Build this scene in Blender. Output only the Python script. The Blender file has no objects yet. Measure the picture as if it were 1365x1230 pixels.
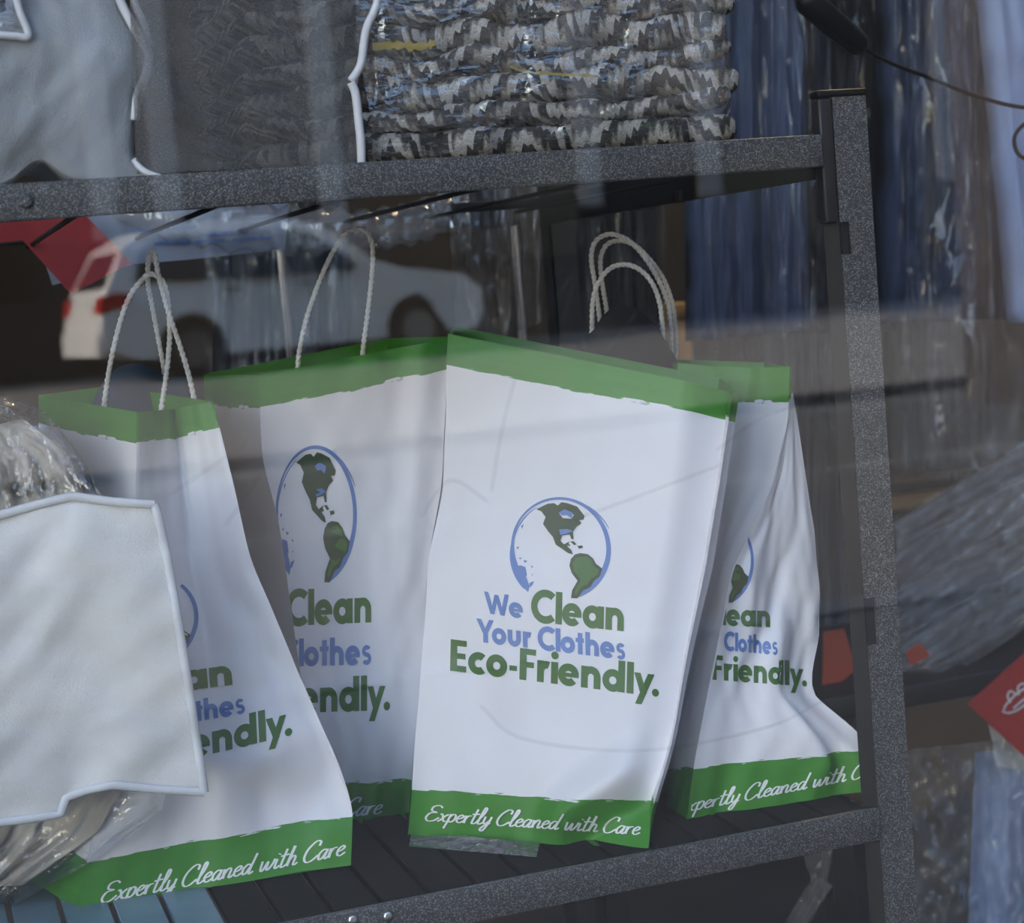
import bpy, bmesh, math, random
import numpy as np
from mathutils import Vector, Matrix
from mathutils.geometry import tessellate_polygon

# ------------------------------------------------------------------ camera
W, H, FPX = 1365.0, 1230.0, 2400.0
EYE = np.array([0.0, 0.0, 0.88])
YAW, PITCH, ROLL = 0.32154544, 0.09877167, 0.08466759
FWD = np.array([math.sin(YAW)*math.cos(PITCH), math.cos(YAW)*math.cos(PITCH), -math.sin(PITCH)])
_R0 = np.array([math.cos(YAW), -math.sin(YAW), 0.0])
_U0 = np.cross(_R0, FWD)
RGT = math.cos(ROLL)*_R0 - math.sin(ROLL)*_U0
UPV = math.sin(ROLL)*_R0 + math.cos(ROLL)*_U0

scene = bpy.context.scene
COL = scene.collection
cam_d = bpy.data.cameras.new('camera')
cam = bpy.data.objects.new('camera', cam_d)
COL.objects.link(cam)
cam_d.sensor_fit = 'HORIZONTAL'
cam_d.sensor_width = 36.0
cam_d.lens = FPX/W*36.0
cam_d.clip_start = 0.02
cam_d.clip_end = 500
m = Matrix.Identity(4)
for i in range(3):
    m[i][0], m[i][1], m[i][2], m[i][3] = RGT[i], UPV[i], -FWD[i], EYE[i]
cam.matrix_world = m
cam_d.dof.use_dof = True
cam_d.dof.focus_distance = 1.42
cam_d.dof.aperture_fstop = 9.0
scene.camera = cam

# ------------------------------------------------------------------ colour management, sky, sun
vs = scene.view_settings
vs.view_transform = 'Standard'
vs.look = 'None'
vs.gamma = 1.0
vs.use_curve_mapping = False
vs.exposure = 1.14
cy = scene.cycles
cy.use_denoising = True
cy.max_bounces = 10
cy.diffuse_bounces = 4
cy.glossy_bounces = 4
cy.transparent_max_bounces = 24
cy.transmission_bounces = 6
cy.sample_clamp_indirect = 6.0
cy.caustics_reflective = False
cy.caustics_refractive = False

SUN_DIR = Vector((-0.92, -0.13, 0.42)).normalized()      # towards the sun: low, along the street from the left
world = bpy.data.worlds.new('world')
scene.world = world
world.use_nodes = True
wn = world.node_tree.nodes
wl = world.node_tree.links
wn.clear()
wo = wn.new('ShaderNodeOutputWorld')
bg = wn.new('ShaderNodeBackground')
sky = wn.new('ShaderNodeTexSky')
sky.sky_type = 'NISHITA'
sky.sun_disc = False
sky.sun_elevation = math.asin(SUN_DIR.z)
sky.sun_rotation = math.atan2(SUN_DIR.x, SUN_DIR.y)
sky.air_density = 1.0
sky.dust_density = 1.7
sky.ozone_density = 1.4
bg.inputs['Strength'].default_value = 0.45
wl.new(sky.outputs[0], bg.inputs[0])
wl.new(bg.outputs[0], wo.inputs[0])

sun_d = bpy.data.lights.new('sun', 'SUN')
sun_d.energy = 6.5
sun_d.angle = math.radians(0.6)
sun_d.color = (1.0, 0.93, 0.85)
sun = bpy.data.objects.new('sun', sun_d)
COL.objects.link(sun)
sun.rotation_euler = SUN_DIR.to_track_quat('Z', 'Y').to_euler()
sun.location = (-20, 10, 20)

GLASS_Y = 0.85
WIN = (-2.6, 3.4, 0.10, 2.7)                            # window opening x0, x1, z0, z1
por_d = bpy.data.lights.new('window_portal', 'AREA')
por_d.shape = 'RECTANGLE'
por_d.size = WIN[1]-WIN[0]
por_d.size_y = WIN[3]-WIN[2]
por_d.cycles.is_portal = True
por = bpy.data.objects.new('window_portal', por_d)
COL.objects.link(por)
por.location = ((WIN[0]+WIN[1])/2, GLASS_Y-0.02, (WIN[2]+WIN[3])/2)
por.rotation_euler = (math.radians(90), 0, 0)            # -Z of the lamp looks to +Y (into the shop)

# ------------------------------------------------------------------ geometry helpers
def ray(px, py):
    return FWD + (px-W/2)/FPX*RGT - (py-H/2)/FPX*UPV
def at(px, py, Y):
    d = ray(px, py)
    return EYE + d*((Y-EYE[1])/d[1])
def atz(px, py, Z):
    d = ray(px, py)
    return EYE + d*((Z-EYE[2])/d[2])
def project(P):
    d = P-EYE
    z = d@FWD
    return np.stack([W/2+FPX*(d@RGT)/z, H/2-FPX*(d@UPV)/z], -1)

def put(o, name, parent=None, label=None, cat=None, group=None, kind=None):
    COL.objects.link(o)
    if parent is not None:
        o.parent = parent
    for k, v in (('label', label), ('category', cat), ('group', group), ('kind', kind)):
        if v:
            o[k] = v
    return o

def thing(name, loc, label, cat, group=None):
    o = bpy.data.objects.new(name, None)
    o.location = loc
    o.empty_display_size = 0.05
    return put(o, name, None, label, cat, group)

def origin_of(p):
    v = Vector((0, 0, 0))
    while p is not None:
        v += Vector(p.location)
        p = p.parent
    return v

def mesh(name, verts, faces, mat, parent=None, uv=None, smooth=True, label=None, cat=None, group=None, kind=None, loc=None):
    off = origin_of(parent)
    V = np.asarray(verts, dtype=float).reshape(-1, 3)
    if parent is None:
        loc = Vector(loc) if loc is not None else Vector((V[:, 0].mean(), V[:, 1].mean(), V[:, 2].min()))
        off = loc
    V = V - np.array(off)
    me = bpy.data.meshes.new(name)
    me.from_pydata(V.tolist(), [], [tuple(int(i) for i in f) for f in faces])
    if uv is not None:
        ul = me.uv_layers.new(name='UVMap')
        idx = np.empty(len(me.loops), dtype=np.int32)
        me.loops.foreach_get('vertex_index', idx)
        ul.data.foreach_set('uv', np.asarray(uv, dtype=np.float32)[idx].ravel())
    if smooth:
        me.polygons.foreach_set('use_smooth', [True]*len(me.polygons))
    me.materials.append(mat)
    me.update()
    o = bpy.data.objects.new(name, me)
    if parent is None:
        o.location = loc
    return put(o, name, parent, label, cat, group, kind)

class MB:
    """collects primitive shapes for one mesh"""
    def __init__(s):
        s.v, s.f = [], []
    def add(s, verts, faces):
        n = len(s.v)
        s.v += [tuple(p) for p in verts]
        s.f += [tuple(i+n for i in f) for f in faces]
        return s
    def box(s, x0, x1, y0, y1, z0, z1):
        v = [(x, y, z) for z in (z0, z1) for y in (y0, y1) for x in (x0, x1)]
        return s.add(v, [(0, 2, 3, 1), (4, 5, 7, 6), (0, 1, 5, 4), (2, 6, 7, 3), (0, 4, 6, 2), (1, 3, 7, 5)])
    def bbox(s, x0, x1, y0, y1, z0, z1, b):
        """box with chamfered edges"""
        bm = bmesh.new()
        r = bmesh.ops.create_cube(bm, size=1.0)
        for v in bm.verts:
            v.co = Vector(((x0+x1)/2+v.co.x*(x1-x0), (y0+y1)/2+v.co.y*(y1-y0), (z0+z1)/2+v.co.z*(z1-z0)))
        bmesh.ops.bevel(bm, geom=list(bm.edges), offset=b, segments=2, affect='EDGES', profile=0.5)
        bm.verts.index_update()
        s.add([v.co[:] for v in bm.verts], [[v.index for v in f.verts] for f in bm.faces])
        bm.free()
        return s
    def tube(s, pts, r, n=8, caps=True):
        v, f = tube_geo(pts, r, n, caps)
        return s.add(v, f)
    def cyl(s, c, axis, r, h, n=16):
        c = np.array(c, float); a = np.array(axis, float); a /= np.linalg.norm(a)
        return s.tube([c-a*h/2, c+a*h/2], r, n)
    def build(s, name, mat, parent=None, **k):
        return mesh(name, s.v, s.f, mat, parent, **k)

def catmull(pts, n=8):
    P = np.asarray(pts, float)
    if len(P) < 3:
        return P
    Q = np.vstack([2*P[0]-P[1], P, 2*P[-1]-P[-2]])
    out = []
    for i in range(1, len(Q)-2):
        for k in range(n):
            t = k/n
            a, b, c, d = Q[i-1], Q[i], Q[i+1], Q[i+2]
            out.append(0.5*((2*b)+(-a+c)*t+(2*a-5*b+4*c-d)*t*t+(-a+3*b-3*c+d)*t**3))
    out.append(P[-1])
    return np.array(out)

def tube_geo(pts, r, n=8, caps=True):
    P = np.asarray(pts, float)
    m_ = len(P)
    rr = np.full(m_, r) if np.isscalar(r) else np.asarray(r, float)
    T = np.gradient(P, axis=0) if m_ > 2 else np.repeat([P[1]-P[0]], 2, 0)
    T /= np.linalg.norm(T, axis=1)[:, None]+1e-12
    ref = np.array([0, 0, 1.0]) if abs(T[0][2]) < 0.9 else np.array([1.0, 0, 0])
    v = []
    nrm = np.cross(T[0], ref); nrm /= np.linalg.norm(nrm)
    for i in range(m_):
        nrm = nrm - T[i]*(nrm@T[i]); nrm /= np.linalg.norm(nrm)+1e-12
        b = np.cross(T[i], nrm)
        for k in range(n):
            a = 2*math.pi*k/n
            v.append(P[i]+rr[i]*(math.cos(a)*nrm+math.sin(a)*b))
    f = [(i*n+k, i*n+(k+1) % n, (i+1)*n+(k+1) % n, (i+1)*n+k) for i in range(m_-1) for k in range(n)]
    if caps:
        f += [tuple(range(n))[::-1], tuple((m_-1)*n+k for k in range(n))]
    return v, f

def grid_faces(nu, nv, base=0, flip=False):
    f = []
    for j in range(nv):
        for i in range(nu):
            a = base+j*(nu+1)+i
            q = (a, a+1, a+nu+2, a+nu+1)
            f.append(q[::-1] if flip else q)
    return f

class Noise:
    """smooth sum-of-waves noise, deterministic"""
    def __init__(s, seed, dims=2, f0=1.0, octaves=4, per=5, gain=0.55):
        r = np.random.RandomState(seed)
        s.k, s.p, s.a = [], [], []
        f, a = f0, 1.0
        for o in range(octaves):
            for _ in range(per):
                d = r.normal(size=dims); d /= np.linalg.norm(d)
                s.k.append(d*f*2*math.pi*r.uniform(0.6, 1.4)); s.p.append(r.uniform(0, 6.28)); s.a.append(a/per)
            f *= 2.0; a *= gain
        s.k, s.p, s.a = np.array(s.k), np.array(s.p), np.array(s.a)
    def __call__(s, *c):
        X = np.stack(np.broadcast_arrays(*c), -1)
        return (np.sin(X@s.k.T+s.p)*s.a).sum(-1)*1.6

# ------------------------------------------------------------------ materials
def nodes_of(name):
    mt = bpy.data.materials.new(name)
    mt.use_nodes = True
    nt = mt.node_tree
    nt.nodes.clear()
    out = nt.nodes.new('ShaderNodeOutputMaterial')
    return mt, nt, out

def nd(nt, typ, ins=None, **props):
    n = nt.nodes.new(typ)
    for k, v in props.items():
        setattr(n, k, v)
    for k, v in (ins or {}).items():
        if isinstance(v, bpy.types.NodeSocket):
            nt.links.new(v, n.inputs[k])
        else:
            n.inputs[k].default_value = v
    return n

def mth(nt, op, a, b=0.0, c=0.0):
    n = nt.nodes.new('ShaderNodeMath')
    n.operation = op
    for i, v in enumerate((a, b, c)):
        if isinstance(v, bpy.types.NodeSocket):
            nt.links.new(v, n.inputs[i])
        else:
            n.inputs[i].default_value = v
    return n.outputs[0]

def mixc(nt, fac, a, b):
    n = nt.nodes.new('ShaderNodeMix')
    n.data_type = 'RGBA'
    for k, v in ((0, fac), (6, a), (7, b)):
        if isinstance(v, bpy.types.NodeSocket):
            nt.links.new(v, n.inputs[k])
        else:
            n.inputs[k].default_value = v if k == 0 else (*v, 1.0)
    return n.outputs[2]

def bumpn(nt, h, strength=0.3, dist=0.002):
    return nd(nt, 'ShaderNodeBump', {'Height': h, 'Strength': strength, 'Distance': dist}).outputs[0]

def coords(nt, which='Object'):
    return nd(nt, 'ShaderNodeTexCoord').outputs[which]

def noise(nt, vec, scale, detail=3.0, rough=0.5, out=0):
    return nd(nt, 'ShaderNodeTexNoise', {'Vector': vec, 'Scale': scale, 'Detail': detail, 'Roughness': rough}).outputs[out]

def plain(name, col, rough=0.6, var=0.12, scale=40.0, bump=0.15, dist=0.001, metal=0.0, spec=0.5, emit=0.0):
    mt, nt, out = nodes_of(name)
    co = coords(nt)
    n = noise(nt, co, scale, 5.0, 0.6)
    c = mixc(nt, n, tuple(x*(1-var) for x in col), tuple(min(1, x*(1+var)) for x in col))
    p = nd(nt, 'ShaderNodeBsdfPrincipled', {'Base Color': c, 'Roughness': rough, 'Metallic': metal, 'Specular IOR Level': spec,
                                            'Normal': bumpn(nt, n, bump, dist)})
    if emit:
        nt.links.new(c, p.inputs['Emission Color'])
        p.inputs['Emission Strength'].default_value = emit
    nt.links.new(p.outputs[0], out.inputs[0])
    return mt

GREEN = (0.055, 0.235, 0.030)
def paper_material(name, top=0.065, bot=0.095, tilt=0.0):
    mt, nt, out = nodes_of(name)
    uv = nd(nt, 'ShaderNodeUVMap', uv_map='UVMap').outputs[0]
    sep = nd(nt, 'ShaderNodeSeparateXYZ', {0: uv})
    u, v = sep.outputs[0], sep.outputs[1]
    geo = coords(nt)
    vec = nd(nt, 'ShaderNodeVectorMath', {0: uv, 1: (4.0, 100.0, 1.0)}, operation='MULTIPLY').outputs[0]
    streak = noise(nt, vec, 1.0, 6.0, 0.65)                 # brush streaks, long across the bag
    vec2 = nd(nt, 'ShaderNodeVectorMath', {0: uv, 1: (3.0, 0.0, 7.0)}, operation='MULTIPLY').outputs[0]
    wav = noise(nt, vec2, 1.0, 4.0, 0.6)
    jit = mth(nt, 'ADD', mth(nt, 'MULTIPLY', mth(nt, 'SUBTRACT', streak, 0.5), 0.030), mth(nt, 'MULTIPLY', mth(nt, 'SUBTRACT', wav, 0.5), 0.022))
    vv = mth(nt, 'ADD', v, jit)
    isbot = mth(nt, 'LESS_THAN', vv, bot)
    istop = mth(nt, 'GREATER_THAN', vv, 1.0-top)
    band = mth(nt, 'MAXIMUM', isbot, istop)
    blot = noise(nt, geo, 25.0, 3.0)
    white = mixc(nt, blot, (0.74, 0.73, 0.76), (0.82, 0.81, 0.84))
    green = mixc(nt, noise(nt, vec, 0.5, 4.0), tuple(x*0.85 for x in GREEN), tuple(x*1.2 for x in GREEN))
    col = mixc(nt, band, white, green)
    fine = noise(nt, geo, 220.0, 4.0)
    big = noise(nt, geo, 22.0, 3.0, 0.6)
    h = mth(nt, 'ADD', mth(nt, 'MULTIPLY', fine, 0.06), big)
    p = nd(nt, 'ShaderNodeBsdfPrincipled', {'Base Color': col, 'Roughness': 0.5, 'Specular IOR Level': 0.35,
                                            'Normal': bumpn(nt, h, 0.25, 0.004)})
    tr = nd(nt, 'ShaderNodeBsdfTranslucent', {'Color': col})
    mx = nd(nt, 'ShaderNodeMixShader', {0: 0.06, 1: p.outputs[0], 2: tr.outputs[0]})
    nt.links.new(mx.outputs[0], out.inputs[0])
    return mt

def clear_film(name, tint=(0.97, 0.98, 1.0), base=0.05, scale=14.0, bump=0.6, dist=0.012, rough=0.06, milky=0.03, mcol=(0.7, 0.72, 0.75), stretch=(1.0, 1.0, 0.45)):
    """crinkled clear plastic: see-through with a glossy skin"""
    mt, nt, out = nodes_of(name)
    co = coords(nt)
    vec = nd(nt, 'ShaderNodeVectorMath', {0: co, 1: stretch}, operation='MULTIPLY').outputs[0]
    n1 = noise(nt, vec, scale, 4.0, 0.6)
    vr = nd(nt, 'ShaderNodeTexVoronoi', {'Vector': vec, 'Scale': scale*0.8}, feature='F1').outputs[0]
    h = mth(nt, 'ADD', mth(nt, 'MULTIPLY', vr, 0.6), n1)
    nm = bumpn(nt, h, bump, dist)
    lw = nd(nt, 'ShaderNodeLayerWeight', {'Blend': 0.5, 'Normal': nm}).outputs['Facing']
    fr = mth(nt, 'ADD', mth(nt, 'MULTIPLY', mth(nt, 'POWER', lw, 4.0), 0.75), base)
    gl = nd(nt, 'ShaderNodeBsdfGlossy', {'Color': (1, 1, 1, 1), 'Roughness': rough, 'Normal': nm})
    tp = nd(nt, 'ShaderNodeBsdfTransparent', {'Color': (*tint, 1)})
    df = nd(nt, 'ShaderNodeBsdfDiffuse', {'Color': (*mcol, 1), 'Normal': nm})
    m1 = nd(nt, 'ShaderNodeMixShader', {0: milky, 1: tp.outputs[0], 2: df.outputs[0]})
    m2 = nd(nt, 'ShaderNodeMixShader', {0: fr, 1: m1.outputs[0], 2: gl.outputs[0]})
    nt.links.new(m2.outputs[0], out.inputs[0])
    return mt

def window_glass(name):
    mt, nt, out = nodes_of(name)
    lw = nd(nt, 'ShaderNodeLayerWeight', {'Blend': 0.5}).outputs['Facing']
    fr = mth(nt, 'ADD', mth(nt, 'MULTIPLY', mth(nt, 'POWER', lw, 5.0), 0.95), 0.045)
    gl = nd(nt, 'ShaderNodeBsdfGlossy', {'Color': (1, 1, 1, 1), 'Roughness': 0.0})
    tp = nd(nt, 'ShaderNodeBsdfTransparent', {'Color': (0.985, 0.99, 0.985, 1)})
    mx = nd(nt, 'ShaderNodeMixShader', {0: fr, 1: tp.outputs[0], 2: gl.outputs[0]})
    nt.links.new(mx.outputs[0], out.inputs[0])
    return mt

def gauze(name, col, clear=0.3, weave=900.0):
    """non-woven fabric with fine holes"""
    mt, nt, out = nodes_of(name)
    co = coords(nt)
    ck = nd(nt, 'ShaderNodeTexVoronoi', {'Vector': co, 'Scale': weave}).outputs[0]
    n = noise(nt, co, 18.0, 4.0)
    c = mixc(nt, n, tuple(x*0.85 for x in col), tuple(min(1, x*1.12) for x in col))
    df = nd(nt, 'ShaderNodeBsdfPrincipled', {'Base Color': c, 'Roughness': 0.8, 'Specular IOR Level': 0.2, 'Normal': bumpn(nt, ck, 0.5, 0.0008)})
    tp = nd(nt, 'ShaderNodeBsdfTransparent', {'Color': (0.9, 0.9, 0.92, 1)})
    fac = mth(nt, 'MULTIPLY', mth(nt, 'ADD', mth(nt, 'MULTIPLY', ck, 0.9), 0.55), clear)
    mx = nd(nt, 'ShaderNodeMixShader', {0: fac, 1: df.outputs[0], 2: tp.outputs[0]})
    nt.links.new(mx.outputs[0], out.inputs[0])
    return mt

def hammered(name, base=0.035):
    mt, nt, out = nodes_of(name)
    co = coords(nt)
    n = noise(nt, co, 900.0, 2.0, 0.6)
    vc = nd(nt, 'ShaderNodeTexVoronoi', {'Vector': co, 'Scale': 1350.0}).outputs['Color']
    rnd = nd(nt, 'ShaderNodeSeparateColor', {0: vc}).outputs[0]
    sp = nd(nt, 'ShaderNodeMapRange', {'Value': rnd, 'From Min': 0.6, 'From Max': 1.0}).outputs[0]
    c = mixc(nt, sp, (base, base, base*1.02), (base*6, base*6, base*6.1))
    p = nd(nt, 'ShaderNodeBsdfPrincipled', {'Base Color': c, 'Roughness': 0.42, 'Specular IOR Level': 0.6, 'Normal': bumpn(nt, n, 0.7, 0.0015)})
    nt.links.new(p.outputs[0], out.inputs[0])
    return mt

def zigzag(name):
    """woven blanket: jagged cream and dark bands"""
    mt, nt, out = nodes_of(name)
    uv = nd(nt, 'ShaderNodeUVMap', uv_map='UVMap').outputs[0]
    sep = nd(nt, 'ShaderNodeSeparateXYZ', {0: uv})
    u, v = sep.outputs[0], sep.outputs[1]
    wob = noise(nt, uv, 9.0, 2.0)
    tri = mth(nt, 'PINGPONG', mth(nt, 'MULTIPLY', u, 120.0), 1.0)         # small teeth
    tri2 = mth(nt, 'PINGPONG', mth(nt, 'MULTIPLY', mth(nt, 'ADD', u, mth(nt, 'MULTIPLY', wob, 0.10)), 7.0), 1.0)    # large chevrons
    t = mth(nt, 'MULTIPLY', v, 27.0)
    t = mth(nt, 'ADD', t, mth(nt, 'MULTIPLY', tri, 0.24))
    t = mth(nt, 'ADD', t, mth(nt, 'MULTIPLY', tri2, 2.2))
    t = mth(nt, 'ADD', t, mth(nt, 'MULTIPLY', wob, 3.0))
    fr = mth(nt, 'FRACT', t)
    dark = mth(nt, 'LESS_THAN', fr, 0.45)
    mid = mth(nt, 'GREATER_THAN', fr, 0.86)
    wv = nd(nt, 'ShaderNodeTexVoronoi', {'Vector': coords(nt), 'Scale': 700.0}).outputs[0]
    c = mixc(nt, mid, (0.62, 0.58, 0.51), (0.28, 0.25, 0.21))
    c = mixc(nt, dark, c, (0.045, 0.042, 0.04))
    c = mixc(nt, mth(nt, 'MULTIPLY', wv, 0.55), c, (0.10, 0.095, 0.09))
    p = nd(nt, 'ShaderNodeBsdfPrincipled', {'Base Color': c, 'Roughness': 0.9, 'Specular IOR Level': 0.1, 'Normal': bumpn(nt, wv, 0.6, 0.0012)})
    nt.links.new(p.outputs[0], out.inputs[0])
    return mt

M = {}
M['paper'] = paper_material('printed_paper')
M['handle'] = plain('twisted_paper', (0.72, 0.71, 0.70), 0.7, 0.15, 300, 0.5)
M['ink_green'] = plain('green_ink', (0.040, 0.125, 0.018), 0.5, 0.1, 60, 0.05)
M['ink_dark'] = plain('dark_green_ink', (0.022, 0.050, 0.016), 0.5, 0.45, 120, 0.05)
M['ink_blue'] = plain('blue_ink', (0.11, 0.20, 0.47), 0.5, 0.1, 60, 0.05)
M['ink_white'] = plain('white_ink', (0.80, 0.82, 0.80), 0.5, 0.05, 60, 0.05)
M['metal'] = hammered('hammered_grey_enamel', 0.04)
M['black'] = plain('black_steel', (0.012, 0.012, 0.013), 0.5, 0.2, 80, 0.2)
M['zinc'] = plain('zinc_rivet', (0.55, 0.56, 0.58), 0.3, 0.1, 90, 0.2, metal=1.0)
M['film'] = clear_film('clear_plastic_film', base=0.07, scale=20.0, bump=0.9, dist=0.016, stretch=(1, 1, 1))
M['film_hang'] = clear_film('hanging_plastic_film', base=0.03, scale=7.0, bump=0.8, dist=0.02, rough=0.08, milky=0.02, mcol=(0.6, 0.62, 0.66))
M['film_milky'] = clear_film('milky_plastic_film', base=0.06, scale=9.0, bump=1.0, dist=0.03, rough=0.12, milky=0.22, mcol=(0.5, 0.49, 0.48), stretch=(1, 1, 0.7))
M['vinyl'] = clear_film('clear_vinyl', base=0.10, scale=18.0, bump=1.0, dist=0.03, rough=0.06, milky=0.03, stretch=(0.35, 1.0, 1.0))
M['gauze_grey'] = gauze('grey_gauze', (0.13, 0.13, 0.13), 0.36)
M['gauze_light'] = gauze('light_grey_fabric', (0.36, 0.38, 0.40), 0.04)
M['gauze_white'] = gauze('off_white_fabric', (0.80, 0.79, 0.76), 0.08)
M['piping'] = plain('white_piping', (0.66, 0.67, 0.69), 0.6, 0.08, 200, 0.3)
M['blanket'] = zigzag('zigzag_weave')
M['cream'] = plain('cream_quilt', (0.52, 0.48, 0.42), 0.85, 0.3, 14, 0.5, 0.006)
M['yellow'] = plain('yellow_tape', (0.42, 0.31, 0.05), 0.6, 0.2, 90, 0.2)
M['shirt_blue'] = plain('light_blue_cotton', (0.34, 0.44, 0.68), 0.8, 0.12, 12, 0.3, 0.004)
M['slate'] = plain('slate_blue_cotton', (0.055, 0.08, 0.15), 0.8, 0.12, 12, 0.3, 0.004)
M['navy'] = plain('navy_wool', (0.025, 0.04, 0.085), 0.85, 0.2, 30, 0.3)
M['charcoal'] = plain('charcoal_wool', (0.03, 0.03, 0.032), 0.9, 0.2, 30, 0.3)
M['grey_cloth'] = plain('grey_cotton', (0.18, 0.18, 0.19), 0.8, 0.2, 20, 0.3)
M['red'] = plain('red_paper', (0.42, 0.035, 0.028), 0.5, 0.1, 60, 0.1)
M['dark_red'] = plain('dark_red_paper', (0.26, 0.015, 0.018), 0.5, 0.3, 25, 0.1)
M['orange_red'] = plain('orange_red_paper', (0.55, 0.09, 0.04), 0.5, 0.1, 60, 0.1)
M['ticket'] = plain('pale_blue_ticket', (0.24, 0.27, 0.34), 0.6, 0.3, 20, 0.1)
M['white_card'] = plain('white_card', (0.72, 0.75, 0.80), 0.5, 0.05, 60, 0.1)
M['chrome'] = plain('chrome_pipe', (0.65, 0.62, 0.60), 0.25, 0.05, 60, 0.05, metal=1.0)
M['plastic_black'] = plain('black_plastic', (0.005, 0.005, 0.005), 0.45, 0.1, 60, 0.1, spec=0.25)
M['glass'] = window_glass('shop_window_glass')
M['wall_dark'] = plain('dark_painted_wall', (0.028, 0.027, 0.027), 0.8, 0.2, 5, 0.2)
M['floor'] = plain('dark_floor', (0.05, 0.047, 0.045), 0.6, 0.3, 6, 0.2)
M['ceiling'] = plain('grey_ceiling', (0.10, 0.10, 0.10), 0.9, 0.1, 5, 0.2)
M['frame'] = plain('window_frame_paint', (0.06, 0.06, 0.065), 0.5, 0.1, 30, 0.1)
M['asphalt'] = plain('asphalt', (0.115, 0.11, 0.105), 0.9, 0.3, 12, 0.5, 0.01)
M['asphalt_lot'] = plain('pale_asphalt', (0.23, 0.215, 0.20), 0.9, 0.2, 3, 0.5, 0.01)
M['sidewalk'] = plain('concrete_slab', (0.20, 0.19, 0.18), 0.9, 0.25, 8, 0.4, 0.006)
M['stripe'] = plain('road_paint', (0.24, 0.24, 0.23), 0.8, 0.2, 20, 0.2)
M['brick_dark'] = plain('dark_brick', (0.035, 0.028, 0.025), 0.9, 0.3, 3, 0.4, 0.01)
M['pilaster'] = plain('pale_stone', (0.35, 0.34, 0.34), 0.8, 0.15, 3, 0.3)
M['dark_glass'] = plain('dark_window_glass', (0.01, 0.012, 0.015), 0.08, 0.1, 3, 0.0)
M['car_white'] = plain('white_car_paint', (0.78, 0.77, 0.75), 0.2, 0.03, 3, 0.0)
M['tyre'] = plain('tyre_rubber', (0.012, 0.012, 0.012), 0.8, 0.2, 40, 0.3)
M['rim'] = plain('alloy_rim', (0.25, 0.25, 0.26), 0.35, 0.1, 30, 0.1, metal=1.0)
M['tail_light'] = plain('red_lens', (0.40, 0.012, 0.012), 0.15, 0.1, 30, 0.0)
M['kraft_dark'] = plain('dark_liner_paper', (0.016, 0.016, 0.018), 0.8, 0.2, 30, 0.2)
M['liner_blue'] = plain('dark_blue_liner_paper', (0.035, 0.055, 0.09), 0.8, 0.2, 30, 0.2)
M['slat_shaded'] = plain('shaded_deck', (0.014, 0.013, 0.012), 0.9, 0.2, 40, 0.2, spec=0.1)
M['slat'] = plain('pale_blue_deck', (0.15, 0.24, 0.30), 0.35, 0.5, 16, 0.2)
M['fibre'] = plain('dust_fibre', (0.07, 0.065, 0.06), 0.8, 0.2, 60, 0.1)
M['wood'] = plain('pale_wood', (0.55, 0.38, 0.22), 0.6, 0.2, 10, 0.2)

# ------------------------------------------------------------------ setting: the shop
ZS = 0.439                                            # top of the lower shelf
MB().box(-2.90, 4.2, 0.60, 5.0, -0.05, 0.0).build('floor', M['floor'], smooth=False, kind='structure', label='dark shop floor behind the window', loc=(1.9, 2.8, 0))
MB().box(-2.90, 4.2, 0.60, 5.0, 2.9, 3.0).build('ceiling', M['ceiling'], smooth=False, kind='structure', label='grey ceiling of the shop', loc=(1.9, 2.8, 2.9))
MB().box(-2.90, 4.2, 5.0, 5.1, 0, 2.9).build('wall_back', M['wall_dark'], smooth=False, kind='structure', label='dark wall at the back of the shop', loc=(1.9, 5.05, 0))
MB().box(-3.00, -2.90, 0.60, 5.1, 0, 2.9).build('wall_left', M['wall_dark'], smooth=False, kind='structure', label='dark partition wall beside the display', loc=(-2.95, 2.8, 0))
MB().box(4.2, 4.3, 0.60, 5.1, 0, 2.9).build('wall_right', M['wall_dark'], smooth=False, kind='structure', label='dark wall at the right end of the shop', loc=(4.25, 2.8, 0))
# shop front: sill, lintel and piers around the pane, upper storey, added side blocks against sun and sky
MB().box(-2.9, 4.2, 0.70, 0.95, 0, WIN[2]).box(-2.9, 4.2, 0.70, 0.95, WIN[3], 3.0)\
    .box(-3.0, WIN[0], 0.70, 0.95, 0, 3.0).box(WIN[1], 4.3, 0.70, 0.95, 0, 3.0)\
    .build('wall_front', M['brick_dark'], smooth=False, kind='structure', label='dark shop front around the window', loc=(1.9, 0.82, 0))
MB().box(-8, 9, 0.72, 5.1, 3.0, 5.2).build('wall_upper', M['brick_dark'], smooth=False, kind='structure', label='upper storey above the shop', loc=(0, 3, 3))
MB().box(-24.0, -9.0, -4.2, 0.72, 0, 8.0).build('wall_sun_blocker', M['brick_dark'], smooth=False, kind='structure', label='unseen dark brick block added left of the shop to hold off the sun', loc=(-16, -1.7, 0))  # unseen block added to shade the sidewalk and keep sun off the bags
MB().box(5.6, 16.0, -7.0, 0.72, 0, 8.0).build('wall_sky_blocker', M['brick_dark'], smooth=False, kind='structure', label='unseen dark brick block added right of the shop to hold off the sky light', loc=(11, -3, 0))  # unseen block added to cut sky light from the right
win = bpy.data.objects.new('window_1', None)
win.location = ((WIN[0]+WIN[1])/2, GLASS_Y, WIN[2])
put(win, 'window_1', None, 'large shop window pane reflecting the street', None, None, 'structure')
MB().box(WIN[0], WIN[1], GLASS_Y-0.003, GLASS_Y+0.003, WIN[2], WIN[3]).build('pane', M['glass'], win, smooth=False)
fr = 0.04
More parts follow.
